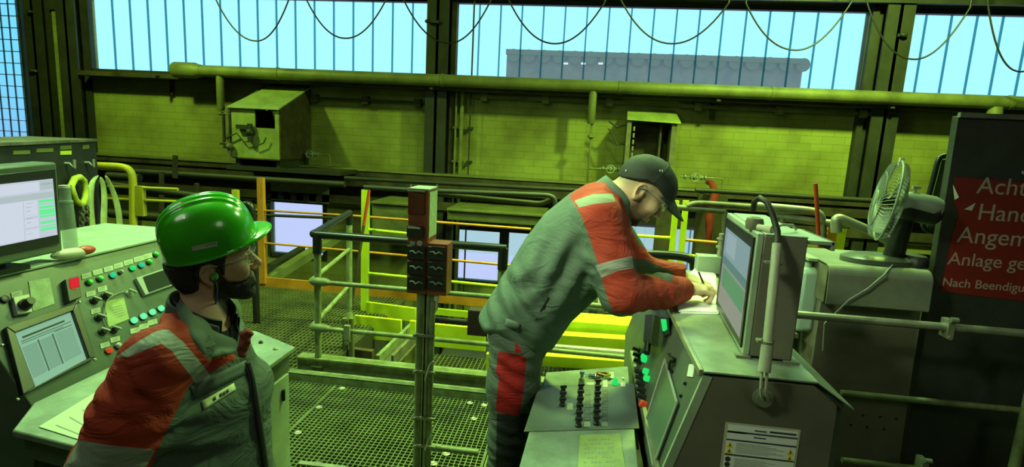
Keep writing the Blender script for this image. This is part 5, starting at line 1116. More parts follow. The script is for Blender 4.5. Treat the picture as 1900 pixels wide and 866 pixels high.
def sdf_obj(name, fn, lo, hi, h, m, parent, attrs=None, smooth=0, keep=None):
    V, F = mesh_sdf(fn, lo, hi, h)
    for _ in range(smooth):
        A = np.zeros_like(V); c = np.zeros(len(V))
        for i in range(4): np.add.at(A, F[:, i], V[F[:, (i+1) % 4]]); np.add.at(A, F[:, i], V[F[:, i-1]]); np.add.at(c, F[:, i], 2)
        V = V*.5+.5*A/np.maximum(c, 1)[:, None]
    off = np.array(parent_world(parent)); me = bpy.data.meshes.new(name); me.vertices.add(len(V)); me.vertices.foreach_set('co', (V-off).ravel())
    me.loops.add(len(F)*4); me.loops.foreach_set('vertex_index', F.ravel().astype(np.int32)); me.polygons.add(len(F)); me.polygons.foreach_set('loop_start', np.arange(len(F))*4)
    me.update(calc_edges=True); me.validate(); me.shade_smooth(); me.materials.append(m)
    for k, fnc in (attrs or {}).items():
        at = me.attributes.new(k, 'FLOAT', 'POINT'); at.data.foreach_set('value', fnc(V).astype(np.float32))
    o = bpy.data.objects.new(name, me); COL.objects.link(o); o.parent = parent; return o
def zone_mat(name, base, zones, rough=.8, var=.12, soft=.0015, bump=.25, bscale=500, sheen=.0, sss=0, crease=0):
    """base colour plus zones [(attribute, colour)]: the cloth or skin has that colour where attribute < 0"""
    m = bpy.data.materials.new(name); m.use_nodes = True; n = m.node_tree; b = n.nodes['Principled BSDF']; b.inputs['Roughness'].default_value = rough
    b.inputs['Specular IOR Level'].default_value = .3; tc = n.nodes.new('ShaderNodeTexCoord')
    t = n.nodes.new('ShaderNodeTexNoise'); t.inputs['Scale'].default_value = 9; t.inputs['Detail'].default_value = 6; n.links.new(tc.outputs['Object'], t.inputs[0])
    c = n.nodes.new('ShaderNodeMapRange'); c.inputs[1].default_value = .3; c.inputs[2].default_value = .7; c.inputs[3].default_value = 1-var; c.inputs[4].default_value = 1+var; n.links.new(t.outputs['Fac'], c.inputs[0])
    rgb = n.nodes.new('ShaderNodeRGB'); rgb.outputs[0].default_value = (*base, 1); cur = rgb.outputs[0]
    for z in zones:
        at, col = z[0], z[1]; sf = z[2] if len(z) > 2 else soft
        a = n.nodes.new('ShaderNodeAttribute'); a.attribute_name = at; r_ = n.nodes.new('ShaderNodeMapRange'); r_.inputs[1].default_value = -sf; r_.inputs[2].default_value = sf; r_.inputs[3].default_value = 1; r_.inputs[4].default_value = 0
        n.links.new(a.outputs['Fac'], r_.inputs[0]); mx = n.nodes.new('ShaderNodeMix'); mx.data_type = 'RGBA'; n.links.new(r_.outputs[0], mx.inputs[0]); n.links.new(cur, mx.inputs[6]); mx.inputs[7].default_value = (*col, 1); cur = mx.outputs[2]
    mu = n.nodes.new('ShaderNodeMix'); mu.data_type = 'RGBA'; mu.blend_type = 'MULTIPLY'; mu.inputs[0].default_value = 1; n.links.new(cur, mu.inputs[6]); n.links.new(c.outputs[0], mu.inputs[7]); n.links.new(mu.outputs[2], b.inputs['Base Color'])
    if bump:
        w = n.nodes.new('ShaderNodeTexNoise'); w.inputs['Scale'].default_value = bscale; w.inputs['Detail'].default_value = 3; n.links.new(tc.outputs['Object'], w.inputs[0]); u = n.nodes.new('ShaderNodeBump'); u.inputs['Strength'].default_value = bump; u.inputs['Distance'].default_value = .002
        n.links.new(w.outputs['Fac'], u.inputs['Height']); n.links.new(u.outputs[0], b.inputs['Normal'])
    if crease:
        q = n.nodes.new('ShaderNodeTexNoise'); q.inputs['Scale'].default_value = 6.5; q.inputs['Detail'].default_value = 3; q.inputs['Distortion'].default_value = 1.6; q.inputs['Roughness'].default_value = .55
        mp_ = n.nodes.new('ShaderNodeMapping'); mp_.inputs['Rotation'].default_value = (.3, .7, .2); mp_.inputs['Scale'].default_value = (.8, 1.0, 2.0)
        n.links.new(tc.outputs['Object'], mp_.inputs[0]); n.links.new(mp_.outputs[0], q.inputs[0]); v_ = n.nodes.new('ShaderNodeBump'); v_.inputs['Strength'].default_value = crease; v_.inputs['Distance'].default_value = .03
        n.links.new(q.outputs['Fac'], v_.inputs['Height']); n.links.new(v_.outputs[0], b.inputs['Normal'])
        if bump: n.links.new(v_.outputs[0], u.inputs['Normal']); n.links.new(u.outputs[0], b.inputs['Normal'])
    if sss: b.inputs['Subsurface Weight'].default_value = sss; b.inputs['Subsurface Radius'].default_value = (.01, .004, .002)
    return m
def pix(V):
    c = (V-O0)@RW; return c[:, 0]/c[:, 2]*FPX+CX, c[:, 1]/c[:, 2]*FPX+CY
def pzone(poly, scale=.0016):      # a cloth panel whose outline is known from the photograph
    def fn(V): x, y = pix(V); return poly2(x, y, poly)*scale
    return fn
def wr(P, o, d, lam, amp, mask_c, mask_r, ph=0.):   # fold ripple along direction d
    d = nrm(d); s = (P-o)@d; m = np.clip(1-np.linalg.norm(P-mask_c, axis=1)/mask_r, 0, 1); m = m*m*(3-2*m)
    side = np.cross(d, [0, 1, 0]); wob = .35*np.sin(((P-o)@side)*17+ph)+.3*np.sin(P[:, 1]*23+ph*2); return amp*m*np.sin(2*math.pi*s/lam+wob*2+ph)

# ---------- head in its own frame: F forward, U up, S to the person's left ; origin at the ear canal
PROF = [(-.092,.015),(-.100,.050),(-.090,.092),(-.058,.122),(-.015,.137),(.030,.136),(.066,.120),(.088,.092),(.095,.062),(.099,.046),(.094,.034),(.089,.022),(.093,-.004),(.096,-.026),(.094,-.034),(.101,-.041),(.101,-.046),(.096,-.0495),(.100,-.054),(.098,-.062),(.090,-.068),(.096,-.078),(.098,-.090),(.090,-.102),(.070,-.104),(.040,-.088),(.012,-.072),(-.02,-.06),(-.06,-.04),(-.082,-.015)]
def head_fn(L):
    F, Sd, U = L[:, 0], L[:, 1], L[:, 2]
    d = poly2(F, U, PROF)
    wU = np.interp(U, [-.11, -.095, -.06, -.02, .03, .08, .12, .14], [.020, .036, .055, .066, .073, .074, .052, .02])
    e = np.sqrt(((F-.0)/.103)**2+(Sd/(wU+.002))**2); dt = (e-1)*np.minimum(.1, wU)
    d = smax(d, dt, .022)
    d = smin(d, rc(L, [.092, 0, .026], [.114, 0, -.010], .0075, .0105), .010)
    for s in (-1, 1):
        d = smin(d, rc(L, [.104, s*.009, -.018], [.100, s*.014, -.020], .0075, .006), .006)      # nostril wings
        d = smin(d, rc(L, [.088, s*.010, .046], [.078, s*.044, .043], .009, .007), .010)         # brow
        d = smax(d, -ell(L, [.100, s*.033, .024], [.020, .019, .0125]), .010)
        d = smin(d, ell(L, [.078, s*.032, .024], [.0135, .0135, .0135]), .003)
        d = smin(d, ell(L, [.066, s*.046, -.005], [.022, .016, .018]), .02)
    d = smin(d, rc(L, [.094, -.020, -.0445], [.094, .020, -.0445], .006), .006); d = smin(d, rc(L, [.093, -.016, -.057], [.093, .016, -.057], .007), .006)
    d = smax(d, -rc(L, [.108, -.026, -.0495], [.108, .026, -.0495], .006), .005)
    for s in (-1, 1):                                    # ears
        c = np.array([-.008, s*.077, .004]); q = L-c; R_ = np.array([[.93, 0, .36], [0, 1, 0], [-.36, 0, .93]])
        q = q-np.outer(q[:, 0]*-.35, [0, s, 0]); ql = q@R_.T
        rr = np.sqrt((ql[:, 0]/.60)**2+ql[:, 2]**2); rim = np.sqrt((rr-.026)**2+(ql[:, 1])**2)-.0052; bowl = np.maximum(rr-.026, np.abs(ql[:, 1]+s*.006)-.004)
        er = smin(rim, bowl, .006); er = smin(er, ell(L, c+[-.0+.006, -s*.003, -.026], [.010, .006, .011]), .008); er = smin(er, ell(L, c+[.012, -s*.002, -.002], [.006, .006, .009]), .005)
        d = smin(d, er, .006)
    return d
def frame_of(fwd, up):
    fwd = nrm(fwd); up = nrm(np.array(up)-fwd*(np.array(up)@fwd)); left = np.cross(up, fwd); return np.array([fwd, left, up])   # rows
def hand_fn(P, wrist, along, palm_n, side, curls, s=1.0, thumb=None):
    """wrist point, direction of the palm, palm normal, direction towards the thumb side; curls = bend per finger"""
    along = nrm(along); palm_n = nrm(palm_n-along*(palm_n@along)); side = nrm(side-along*(side@along)-palm_n*(side@palm_n))
    q = P-wrist; L = np.stack([q@along, q@side, q@palm_n], 1)/s
    d = ell(L, [.045, 0, 0], [.052, .040, .0165]); d = smin(d, rc(L, [-.01, 0, 0], [.03, .0, 0], .025, .024), .02); d = smin(d, rc(L, [.02, .020, .006], [.05, .026, .008], .016, .012), .015)
    lens = [(.042, .026, .020), (.046, .030, .022), (.043, .027, .020), (.034, .020, .018)]
    for i in range(4):
        y = .029-.0195*i; base = np.array([.080-.004*abs(i-1), y, 0]); ang = 0; p = base-[.03, 0, 0]; pts = [p, base]; cur = base
        for j, l in enumerate(lens[i]):
            ang += curls[i][j]; sp = (1.5-i)*.05; cur = cur+np.array([math.cos(ang)*l, sp*l, math.sin(ang)*l]); pts.append(cur)
        d = smin(d, chain(L, pts, [.0085, .0092, .0086, .0078, .0068], .003), .004)
    tp = thumb or [(.015, .024, .006), (.045, .046, .018), (.070, .048, .030), (.092, .038, .038)]
    d = smin(d, chain(L, [np.array(q_) for q_ in tp], [.014, .012, .0105, .0085], .004), .006)
    return d*s
SK = (.50, .30, .19)
M['eye'] = mat('eye', (.6,.6,.55), .2); M['lens'] = mat('clear_lens', (.8,.9,.85), .03)
_n = M['lens'].node_tree; _n.nodes.clear(); _o = _n.nodes.new('ShaderNodeOutputMaterial'); _t = _n.nodes.new('ShaderNodeBsdfTransparent'); _g = _n.nodes.new('ShaderNodeBsdfGlossy'); _g.inputs['Roughness'].default_value = .05; _m = _n.nodes.new('ShaderNodeMixShader'); _m.inputs[0].default_value = .12
_t.inputs[0].default_value = (.93, .97, .95, 1); _n.links.new(_t.outputs[0], _m.inputs[1]); _n.links.new(_g.outputs[0], _m.inputs[2]); _n.links.new(_m.outputs[0], _o.inputs[0])
def glasses(t, C, Rm, H):
    def w(F, Sd, U): return C+(np.array([F, Sd, U])@Rm)
    g = None
    for s in (-1, 1):
        b = MB(); vs = []; N = 8
        for i in range(N+1):
            a = i/N
            Sd = s*(.006+.058*a); F = .112-.030*a**2.2; top = .040-.002*a; bot = .004+.012*abs(a-.45)**1.2
            vs += [w(F, Sd, top), w(F-.002, Sd, bot)]
        b.add(vs, [(2*i, 2*i+2, 2*i+3, 2*i+1) for i in range(N)]); o = b.build('safety_lens', M['lens'], t)
        m_ = o.modifiers.new('s', 'SOLIDIFY'); m_.thickness = .0018
        b = MB(); b.tube([w(.083, s*.064, .034), w(.06, s*.078, .032), (w(0, s*.083, .026)), w(-.022, s*.080, .010)], .0021, n=6); b.tube([w(.112-.030*(i/8)**2.2, s*(.006+.058*i/8), .040-.002*i/8) for i in range(9)], .0012, n=5); b.build('glasses_frame', M['lensf'], t)
M['lensf'] = mat('glasses_frame', (.30,.36,.30), .2)
def collar(name, t, c, ang0, ang1, fwd, left, ri, ro, zt, zo, m, n=20, lap=.0, tilt=None, zf=0., zb=0.):
    """folded collar: fold ring at the neck, outer edge lying on the shoulders; front ends dip"""
    b = MB(); vs = []; A = np.linspace(ang0, ang1, n); c0 = c
    up = np.array([0, 0, 1.]) if tilt is None else nrm(tilt)
    for a in A:
        ff = math.cos(a); dirv = ff*fwd+math.sin(a)*left; k = max(0, ff)**1.6; c = c0+up*zb*(1-ff)/2
        vs += [c+dirv*ri*.97*(1+.12*k)+up*(zo+.006-zf*k), c+dirv*ri*(1+.14*k)+up*(zt-zf*k), c+dirv*(ri+.006)*(1+.2*k)+up*(zt+.002-zf*k), c+dirv*(ri+(ro-ri)*.5+lap*k*.5)+up*(zt*.45+zo*.55-zf*k*1.2), c+dirv*(ro+lap*k)+up*(zo-zf*k*1.5)]
    b.add(vs, [(i*5+j, i*5+j+1, (i+1)*5+j+1, (i+1)*5+j) for i in range(n-1) for j in range(4)])
    o = b.build(name, m, t); s = o.modifiers.new('s', 'SOLIDIFY'); s.thickness = .004; s.offset = 1; u = o.modifiers.new('u', 'SUBSURF'); u.levels = 2; u.render_levels = 2; return o
M['shirt'] = mat('black_shirt', (.012,.013,.013), .85)
GREYJ = (.088,.12,.094); REDJ = (.42,.045,.022); STR = (.40,.47,.38); DARKJ = (.03,.033,.03)

# ================================================================== PERSON 1: green hard hat, left
T1 = thing('person', 'bearded person in a green hard hat and red and grey jacket, turned to the right', 'person', (-1.02, 1.28, 0))
C1 = Y_(393, 512, 1.29); vr = np.array([.82, .57, 0]); vt = np.array([.57, -.82, 0])
hf = nrm(vr+np.array([0, 0, .10])); H1 = frame_of(hf, np.array([0, 0, 1])+vt*.14); C1 = C1-H1[1]*(-.077)      # ear we see is the right ear
# H1[1] = left direction; right ear is at -left
neck1 = C1+np.array([-.035, -.01, -.14])
nb1 = Y_(386, 588, 1.29)+np.array([-.01, 0, -.02])
r1 = np.array([-.06, -1, 0.]); r1 = nrm(r1); f1 = np.array([.99, -.06, 0])       # torso right / forward
ch1 = np.array([nb1[0]-.035, 1.31, nb1[2]-.155]); pel1 = np.array([ch1[0]+.04, 1.28, .70])
shR = Y_(292, 672, 1.115); shL = ch1+np.array([-.06, .16, .05]); elR = Y_(205, 868, 1.05); wrR = elR+np.array([.05, .02, -.25]); elL = shL+np.array([-.06, .0, -.27]); wrL = elL+np.array([.06, -.03, -.24])
kR, kL = np.array([pel1[0]+.10, 1.17, .42]), np.array([pel1[0]+.12, 1.38, .42]); aR, aL = np.array([pel1[0]-.06, 1.15, .09]), np.array([pel1[0]-.04, 1.40, .09])
hipR, hipL = pel1+np.array([0, -.10, -.02]), pel1+np.array([0, .10, -.02])
skull1 = C1-H1[0]*.0
def body1(P):
    L = (P-C1)@H1.T; near = np.abs(L).max(1) < .2; d = np.full(len(P), 1e3)
    if near.any(): d[near] = head_fn(L[near])
    d = np.where(near, d, np.linalg.norm(L, axis=1)-.12)
    d = smin(d, rc(P, C1+H1[0]*-.030+H1[2]*-.045, nb1+[-.0, 0, -.03], .056, .062), .028)
    d = smin(d, etube(P, pel1, ch1+[0, 0, .06], r1, f1, .15, .10, .16, .10), .05)
    d = smin(d, chain(P, [shL, elL, wrL], [.05, .04, .028]), .03); d = smin(d, chain(P, [shR, elR, wrR], [.05, .04, .028]), .03)
    for h_, k_, a_ in ((hipR, kR, aR), (hipL, kL, aL)): d = smin(d, chain(P, [h_, k_, a_], [.08, .055, .035]), .03)
    cu = [(.35, .4, .3)]*4
    d = smin(d, hand_fn(P, wrR, [.1, .05, -1], [1, 0, 0.], [.2, .9, 0.], cu), .015)
    d = smin(d, hand_fn(P, wrL, [.1, -.05, -1.], [1, 0, 0.], [0, -1., 0], cu), .015)
    return d
def lf1(i): return lambda V: ((V-C1)@H1.T)[:, i]
def beard1(V):
    L = (V-C1)@H1.T; F, Sd, U = L.T; poly = [(.012, .035), (.022, .0), (.036, -.026), (.066, -.036), (.094, -.030), (.125, -.030), (.125, -.120), (.02, -.12), (-.004, -.06), (.004, -.01)]
    d = poly2(F, U, poly); lip = np.sqrt(((U+.0495)/.008)**2+(Sd/.022)**2+((F-.102)/.014)**2)-1; return np.maximum(d, -lip*.008)
def hairz(C, Hm, line):
    def fn(V): L = (V-C)@Hm.T; return poly2(L[:, 0], L[:, 2], line)
    return fn
def stub(x, k): return x
skin1 = zone_mat('skin_warm', (.55, .33, .20), [('beard', (.022, .014, .008), .004), ('brow', (.03,.02,.012), .002)], rough=.55, var=.10, bump=.25, bscale=260, sss=.05)
def brow(C, Hm):
    def fn(V):
        L = (V-C)@Hm.T; d = np.minimum(*[rc(L, [.100, s*.012, .043], [.086, s*.046, .046], .0055, .003) for s in (-1, 1)]); return d
    return fn
sdf_obj('body', body1, np.minimum(elR, aR)-.35, np.array([C1[0]+.45, 1.85, C1[2]+.17]), .0042, skin1, T1, dict(beard=beard1, brow=brow(C1, H1)), smooth=1)
# beard volume
def beardv(P):
    L = (P-C1)@H1.T; d = head_fn(L); b_ = poly2(L[:, 0], L[:, 2], [(.010, .012), (.026, -.020), (.056, -.044), (.092, -.040), (.106, -.056), (.108, -.098), (.088, -.122), (.05, -.108), (.02, -.088), (.0, -.04)])
    sh = smax(d-.004-.003*np.clip((-.06-L[:, 2])*20, 0, 1.5), b_, .008); n_ = np.sin(L[:, 0]*420+np.sin(L[:, 2]*130)*2)*np.sin(L[:, 1]*310+L[:, 2]*160)*.0007
    mouth = rc(L, [.112, -.018, -.0495], [.112, .018, -.0495], .0095); return smax(sh+n_, -mouth, .004)
M['beard'] = mat('beard_hair', (.020,.013,.008), .75, bump=.9, bscale=280)
sdf_obj('beard', beardv, C1-.16, C1+.16, .003, M['beard'], T1)
hh = frame_of(H1[0]+H1[2]*.20, H1[2]); HC = C1+H1[0]*.010+H1[2]*.080
# hair under the helmet
HC1, HS1 = .0, 0
def hair1(P):
    L = (P-C1)@H1.T; d = smax(head_fn(L)-.012, -ell(L, [-.004, -.085, .0], [.027, .05, .036]), .008); b_ = poly2(L[:, 0], L[:, 2], [(-.13, .062), (-.13, -.062), (-.075, -.066), (-.034, -.036), (-.026, .012), (-.018, .036), (.012, .032), (.018, -.004), (.030, -.004), (.036, .040), (.05, .066)])
    Lh = (P-HC)@hh.T; Lq = np.stack([Lh[:, 0], Lh[:, 1], np.maximum(Lh[:, 2], 0)], 1); d = np.where(Lh[:, 2] > -.030, np.maximum(d, sell(Lq, [-.004, 0, 0], [.108, .099, .104], 2.4)), d)
    n_ = np.sin(L[:, 2]*500+np.sin(L[:, 0]*170)*2.5)*np.sin(L[:, 1]*400)*.0007; return smax(d+n_-.004*np.clip(-L[:, 0]*12, 0, 1), b_, .006)
M['hair'] = mat('dark_hair', (.016,.012,.009), .6, bump=.8, bscale=200)
sdf_obj('hair', hair1, C1-.19, C1+.19, .0035, M['hair'], T1)
glasses(T1, C1, H1, None)
def W1(F, Sd, U): return C1+np.array([F, Sd, U])@H1
b = MB(); b.lathe(W1(.006, -.073, .0), -H1[1], [(0, .009), (.01, .010), (.020, .007)], 14); b.build('ear_plug', mat('green_earplug', (.12,.55,.10), .5), T1)
b = MB(); b.tube([W1(.006, -.092, -.0), W1(.008, -.090, -.03), W1(.0, -.085, -.07), W1(-.01, -.075, -.11), W1(-.02, -.07, -.15)], .0022, n=6); b.build('ear_plug_cord', mat('blue_cord', (.05,.07,.16), .5), T1)
# ---- hard hat: tilted shell with three crown ridges and a peak
def hat(P):
    L = (P-HC)@hh.T; F, Sd, U = L.T
    Lc = np.stack([F, Sd, np.maximum(U, 0)], 1); o_ = sell(Lc, [-.004, 0, 0], [.114, .105, .110], 2.4)
    rid = np.zeros(len(P))
    for s0, wd, am in ((0, .012, .0065), (-.031, .008, .0050), (.031, .008, .0050)): rid = np.maximum(rid, am*np.exp(-((Sd-s0)/wd)**4))
    rid *= np.clip((U-.02)/.06, 0, 1)*np.clip(1.2-np.abs(F)/.125, 0, 1)**.3
    sh = smax(o_-rid, -(sell(Lc, [-.004, 0, 0], [.109, .100, .105], 2.4)), .002)
    sh = smax(sh, -(U+.024+.0*F), .004)
    skirt = smax(np.abs(np.sqrt(((F+.004)/.116)**2+(Sd/.108)**2)-1)*.118-.0035, np.maximum(U-.006, -U-.020), .003)
    lip = np.sqrt(((np.sqrt(((F+.004)/.118)**2+(Sd/.109)**2)-1)*.112)**2+(U+.023)**2)-.0030; sh = smin(sh, lip, .004)
    e = np.sqrt(((F-.046)/.100)**2+(Sd/.092)**2); zc = -.012-.10*np.clip(F-.11, 0, 1)-1.1*Sd**2+.0*F
    br = smax((e-1)*.09, np.abs(U-zc)-.0028, .003); br = smax(br, -(np.sqrt(((F+.004)/.104)**2+(Sd/.097)**2)-1)*.1, .003)
    br = smin(br, np.sqrt(((e-1)*.09)**2+(U-zc+.001)**2)-.0036, .003); br = smax(br, .055-F, .01)
    return smin(sh, br, .005)
M['hat'] = mat('green_hard_hat', (.045,.42,.010), .22, var=.15, vscale=20, coat=.4)
hat_o = sdf_obj('hard_hat', hat, HC-.21, HC+.21, .0026, M['hat'], T1, smooth=1)
hat_o['label'] = 'glossy green hard hat with crown ridges'
# stickers on the hat side
def hatpt(px, py):
    d = nrm(ray(px, py)); lo, hi = 0.9, 2.0; ts = np.linspace(1.0, 1.75, 600); v = hat(O0+d*ts[:, None]); i = np.argmax(v < .0005); return O0+d*ts[i]
def hat_patch(pts, nm, m, nx=7):
    b = MB(); tl, tr, br_, bl = pts; vs = []
    for j in range(3):
        for i in range(nx):
            u, v = i/(nx-1), j/2; x = (tl[0]*(1-u)+tr[0]*u)*(1-v)+(bl[0]*(1-u)+br_[0]*u)*v; y = (tl[1]*(1-u)+tr[1]*u)*(1-v)+(bl[1]*(1-u)+br_[1]*u)*v
            q = hatpt(x, y); vs.append(q+(O0-q)/np.linalg.norm(O0-q)*.0012)
    b.add(vs, [(j*nx+i, j*nx+i+1, (j+1)*nx+i+1, (j+1)*nx+i) for j in range(2) for i in range(nx-1)]); return b.build(nm, m, hat_o)
hat_patch([(355, 457), (403, 447), (404, 456), (357, 466)], 'name_sticker', mat('grey_sticker', (.42,.47,.36), .5))
hat_patch([(380, 453.5), (401, 449), (401.5, 452.5), (380.5, 457)], 'sticker_text', M['inkg'])
# ---- jacket
mid1 = (pel1+ch1)/2
def jacket1(P):
    tr_ = etube(P, pel1+[-.01, 0, -.06], ch1+[0, 0, -.02], r1, f1, .205, .145, .215, .145, .05)
    up_ = etube(P, ch1+[0, 0, -.08], ch1+[.0, 0, .115], r1, f1, .21, .14, .125, .105, .05)
    d = smin(tr_, up_, .06)
    d = smin(d, rc(P, shR+[.03, .05, .015], nb1+[-.03, -.03, -.0], .066, .062), .04); d = smin(d, rc(P, shL+[0, -.03, .0], nb1+[0, .03, -.02], .066, .055), .04)
    aR_ = chain(P, [shR+[.0, .0, .0], (shR+elR)/2, elR, wrR], [.082, .084, .080, .055], .03); aL_ = chain(P, [shL, elL, wrL], [.08, .075, .055], .03)
    d = smin(d, aR_, .035); d = smin(d, aL_, .03)
    d = d+wr(P, elR, [.3, 0, 1], .05, .006, (shR+elR)/2, .17, .5)+wr(P, shR, [.9, 0, .5], .048, .006, shR+[.02, -.06, -.02], .13, 1.2)+wr(P, mid1, [.5, 0, 1], .075, .008, mid1+[.05, -.15, .0], .22, 2.)+wr(P, ch1, [.8, 0, -1], .06, .004, ch1+[.05, -.15, 0], .15, .3)
    d = smax(d, -rc(P, nb1+[-.005, 0, .015], nb1+[.01, 0, .2], .062, .085), .008)
    d = smax(d, -rc(P, wrR+(elR-wrR)*.05, wrR*1.8-elR*.8, .040, .05), .006); d = smax(d, -rc(P, wrL+(elL-wrL)*.05, wrL*1.8-elL*.8, .040, .05), .006)
    return d
red1 = [(345, 535), (290, 560), (190, 600), (60, 870), (60, 960), (250, 960), (292, 835), (352, 712), (440, 664), (420, 640), (386, 668), (350, 615)]
sleeve1 = [(330, 725), (292, 835), (285, 900)]
st_a = [(308, 610), (286, 616), (252, 636), (215, 662), (236, 662), (300, 637)]
st_b = [(288, 614), (312, 611), (340, 634), (368, 667), (391, 697), (367, 716), (344, 684), (318, 650), (294, 634), (286, 637)]
st_c = [(146, 816), (206, 826), (289, 834), (268, 872), (255, 900), (110, 880), (130, 845)]
jz1 = dict(red=pzone(red1), sa=pzone(st_a), sb=pzone(st_b), sc=pzone(st_c))
def seam1(V): x, y = pix(V); return np.minimum(np.abs(poly2(x, y, red1)), 99)*.0016-.0016
jm1 = zone_mat('jacket_cloth', GREYJ, [('red', REDJ), ('sa', STR), ('sb', (.36,.40,.34)), ('sc', (.30,.34,.27))], rough=.8, crease=.55)
jo1 = sdf_obj('jacket', jacket1, [min(elR[0], wrR[0])-.16, .88, .38], [ch1[0]+.42, 1.76, nb1[2]+.08], .0062, jm1, T1, jz1, smooth=1)
for o_ in (jo1,): o_['label'] = 'red and grey work jacket with reflective bands'
def surf(fn, px, py, t0=.8, t1=3.0, n=1400):
    d = nrm(ray(px, py)); ts = np.linspace(t0, t1, n); v = fn(O0+d*ts[:, None]); i = int(np.argmax(v < .0)); return O0+d*ts[i]
def patch(fn, pts, nm, m, par, nx=8, ny=4, lift=.004, th=.0015, t0=.8):
    tl, tr, br_, bl = pts; vs = []
    for j in range(ny):
        for i in range(nx):
            u, v = i/(nx-1), j/(ny-1); x = (tl[0]*(1-u)+tr[0]*u)*(1-v)+(bl[0]*(1-u)+br_[0]*u)*v; y = (tl[1]*(1-u)+tr[1]*u)*(1-v)+(bl[1]*(1-u)+br_[1]*u)*v
            q = surf(fn, x, y, t0); vs.append(q+(O0-q)/np.linalg.norm(O0-q)*lift)
    b = MB(); b.add(vs, [(j*nx+i, j*nx+i+1, (j+1)*nx+i+1, (j+1)*nx+i) for j in range(ny-1) for i in range(nx-1)]); o = b.build(nm, m, par); s = o.modifiers.new('s', 'SOLIDIFY'); s.thickness = th; return o
patch(jacket1, [(374, 744), (434, 710), (438, 722), (379, 759)], 'name_tag', mat('name_tag_cloth', (.60,.66,.36), .7), jo1)
for x, y, w_ in ((398, 739, 5), (410, 732, 4.5), (416, 729, 4), (422, 725, 4)): patch(jacket1, [(x-w_/2, y-2), (x+w_/2, y-4.5), (x+w_/2+1, y+1.5), (x-w_/2+1, y+4)], 'tag_letter', M['ink'], jo1, 3, 2, .0062, .0006)
# chest pocket flap, zip placket
fl = patch(jacket1, [(352, 717), (455, 668), (462, 690), (360, 740)], 'pocket_flap', mat('jacket_flap', (.085,.115,.09), .8), jo1, 12, 4, .003, .002)
b = MB(); pts = [surf(jacket1, x, y, .8)+nrm(O0-Y_(x, y, 1.2))*.003 for x, y in ((455, 672), (463, 700), (468, 730), (474, 770), (480, 810), (486, 850), (490, 880), (494, 920))]; b.tube(pts, .0045, n=8); b.build('zip', M['blackp'], jo1)
b = MB(); b.tube([p+np.array([.012, 0, 0]) for p in pts], .006, n=8); b.build('placket_edge', mat('jacket_edge', (.10,.13,.11), .8), jo1)
def shirt1(P): return rc(P, nb1+[.0, 0, -.08], nb1+[-.01, 0, .03], .070, .063)
sdf_obj('shirt', lambda P: smax(smax(shirt1(P), P[:, 2]-nb1[2]-.028+.6*(P[:, 0]-nb1[0]), .008), -(rc(P, nb1+[0, 0, .03], C1+H1[2]*-.09, .058, .07)), .006), nb1-.2, nb1+.2, .006, M['shirt'], T1)
def patch2(fn, top, bot, nm, m, par, nv=6, lift=.004, th=.002, t0=.8, sub_=True):
    N = len(top); vs = []
    for j in range(nv):
        v = j/(nv-1)
        for i in range(N):
            x = top[i][0]*(1-v)+bot[i][0]*v; y = top[i][1]*(1-v)+bot[i][1]*v; q = surf(fn, x, y, t0); vs.append(q+(O0-q)/np.linalg.norm(O0-q)*(lift+.006*math.sin(math.pi*min(1, v*1.0))))
    b = MB(); b.add(vs, [(j*N+i, j*N+i+1, (j+1)*N+i+1, (j+1)*N+i) for j in range(nv-1) for i in range(N-1)]); o = b.build(nm, m, par); s = o.modifiers.new('s', 'SOLIDIFY'); s.thickness = th; u = o.modifiers.new('u', 'SUBSURF'); u.levels = 2; u.render_levels = 2; return o
both1 = lambda P: smin(jacket1(P), shirt1(P), .05)
patch2(both1, [(334, 552), (346, 566), (360, 583), (378, 600), (398, 613), (420, 622), (440, 630)], [(323, 572), (333, 592), (346, 614), (360, 636), (374, 656), (387, 668), (442, 655)], 'collar_flap', mat('jacket_collar_flap', (.085,.115,.09), .8), jo1)
collar('collar', jo1, nb1+np.array([-.005, .0, .0]), .45, 2*math.pi-.45, f1, -r1, .072, .088, .036, -.02, mat('jacket_collar', (.085,.115,.09), .8), lap=.0, zf=.028, zb=.045)
collar('shirt_collar', T1, nb1+np.array([-.0, .0, .006]), .35, 2*math.pi-.35, f1, -r1, .064, .072, .036, -.01, M['blackp'], lap=.01, zf=.018, zb=.04)
# red neck scarf edge peeking out at the front
_k = Y_(453, 637, 1.262); _kv = nrm(np.array([.25, 0, 1.]))
def kerchief(P):
    a = rc(P, _k-_kv*.026, _k+_kv*.026, .012, .015); q = P-_k; return a+.0028*np.sin(q@_kv*230+np.sin(q[:, 1]*120)*1.5)*np.cos(q[:, 0]*150)
sdf_obj('neckerchief', kerchief, _k-.06, _k+.06, .003, mat('red_cloth', (.30,.06,.04), .8, var=.4, vscale=60, bump=.5, bscale=80), T1)
def trousers1(P):
    d = smin(chain(P, [hipR, kR, aR], [.115, .085, .07], .04), chain(P, [hipL, kL, aL], [.115, .085, .07], .04), .03); return smin(d, etube(P, pel1+[0, 0, -.06], pel1+[0, 0, .06], r1, f1, .17, .12, .165, .12), .04)+wr(P, kR, [0, 0, 1], .06, .005, kR, .2)
sdf_obj('trousers', trousers1, [pel1[0]-.35, .95, .03], [pel1[0]+.4, 1.65, .82], .009, zone_mat('trouser_cloth', GREYJ, []), T1, smooth=1)
def boot(b_, a, fw_):
    a = np.array(a); fw_ = nrm(fw_)
    def fn(P): 
        d = smin(rc(P, [a[0], a[1], .05], [a[0]+fw_[0]*.16, a[1]+fw_[1]*.16, .04], .048, .040), rc(P, [a[0], a[1], .06], [a[0], a[1], .16], .05, .055), .03); return smax(d, .002-P[:, 2], .006)
    return fn
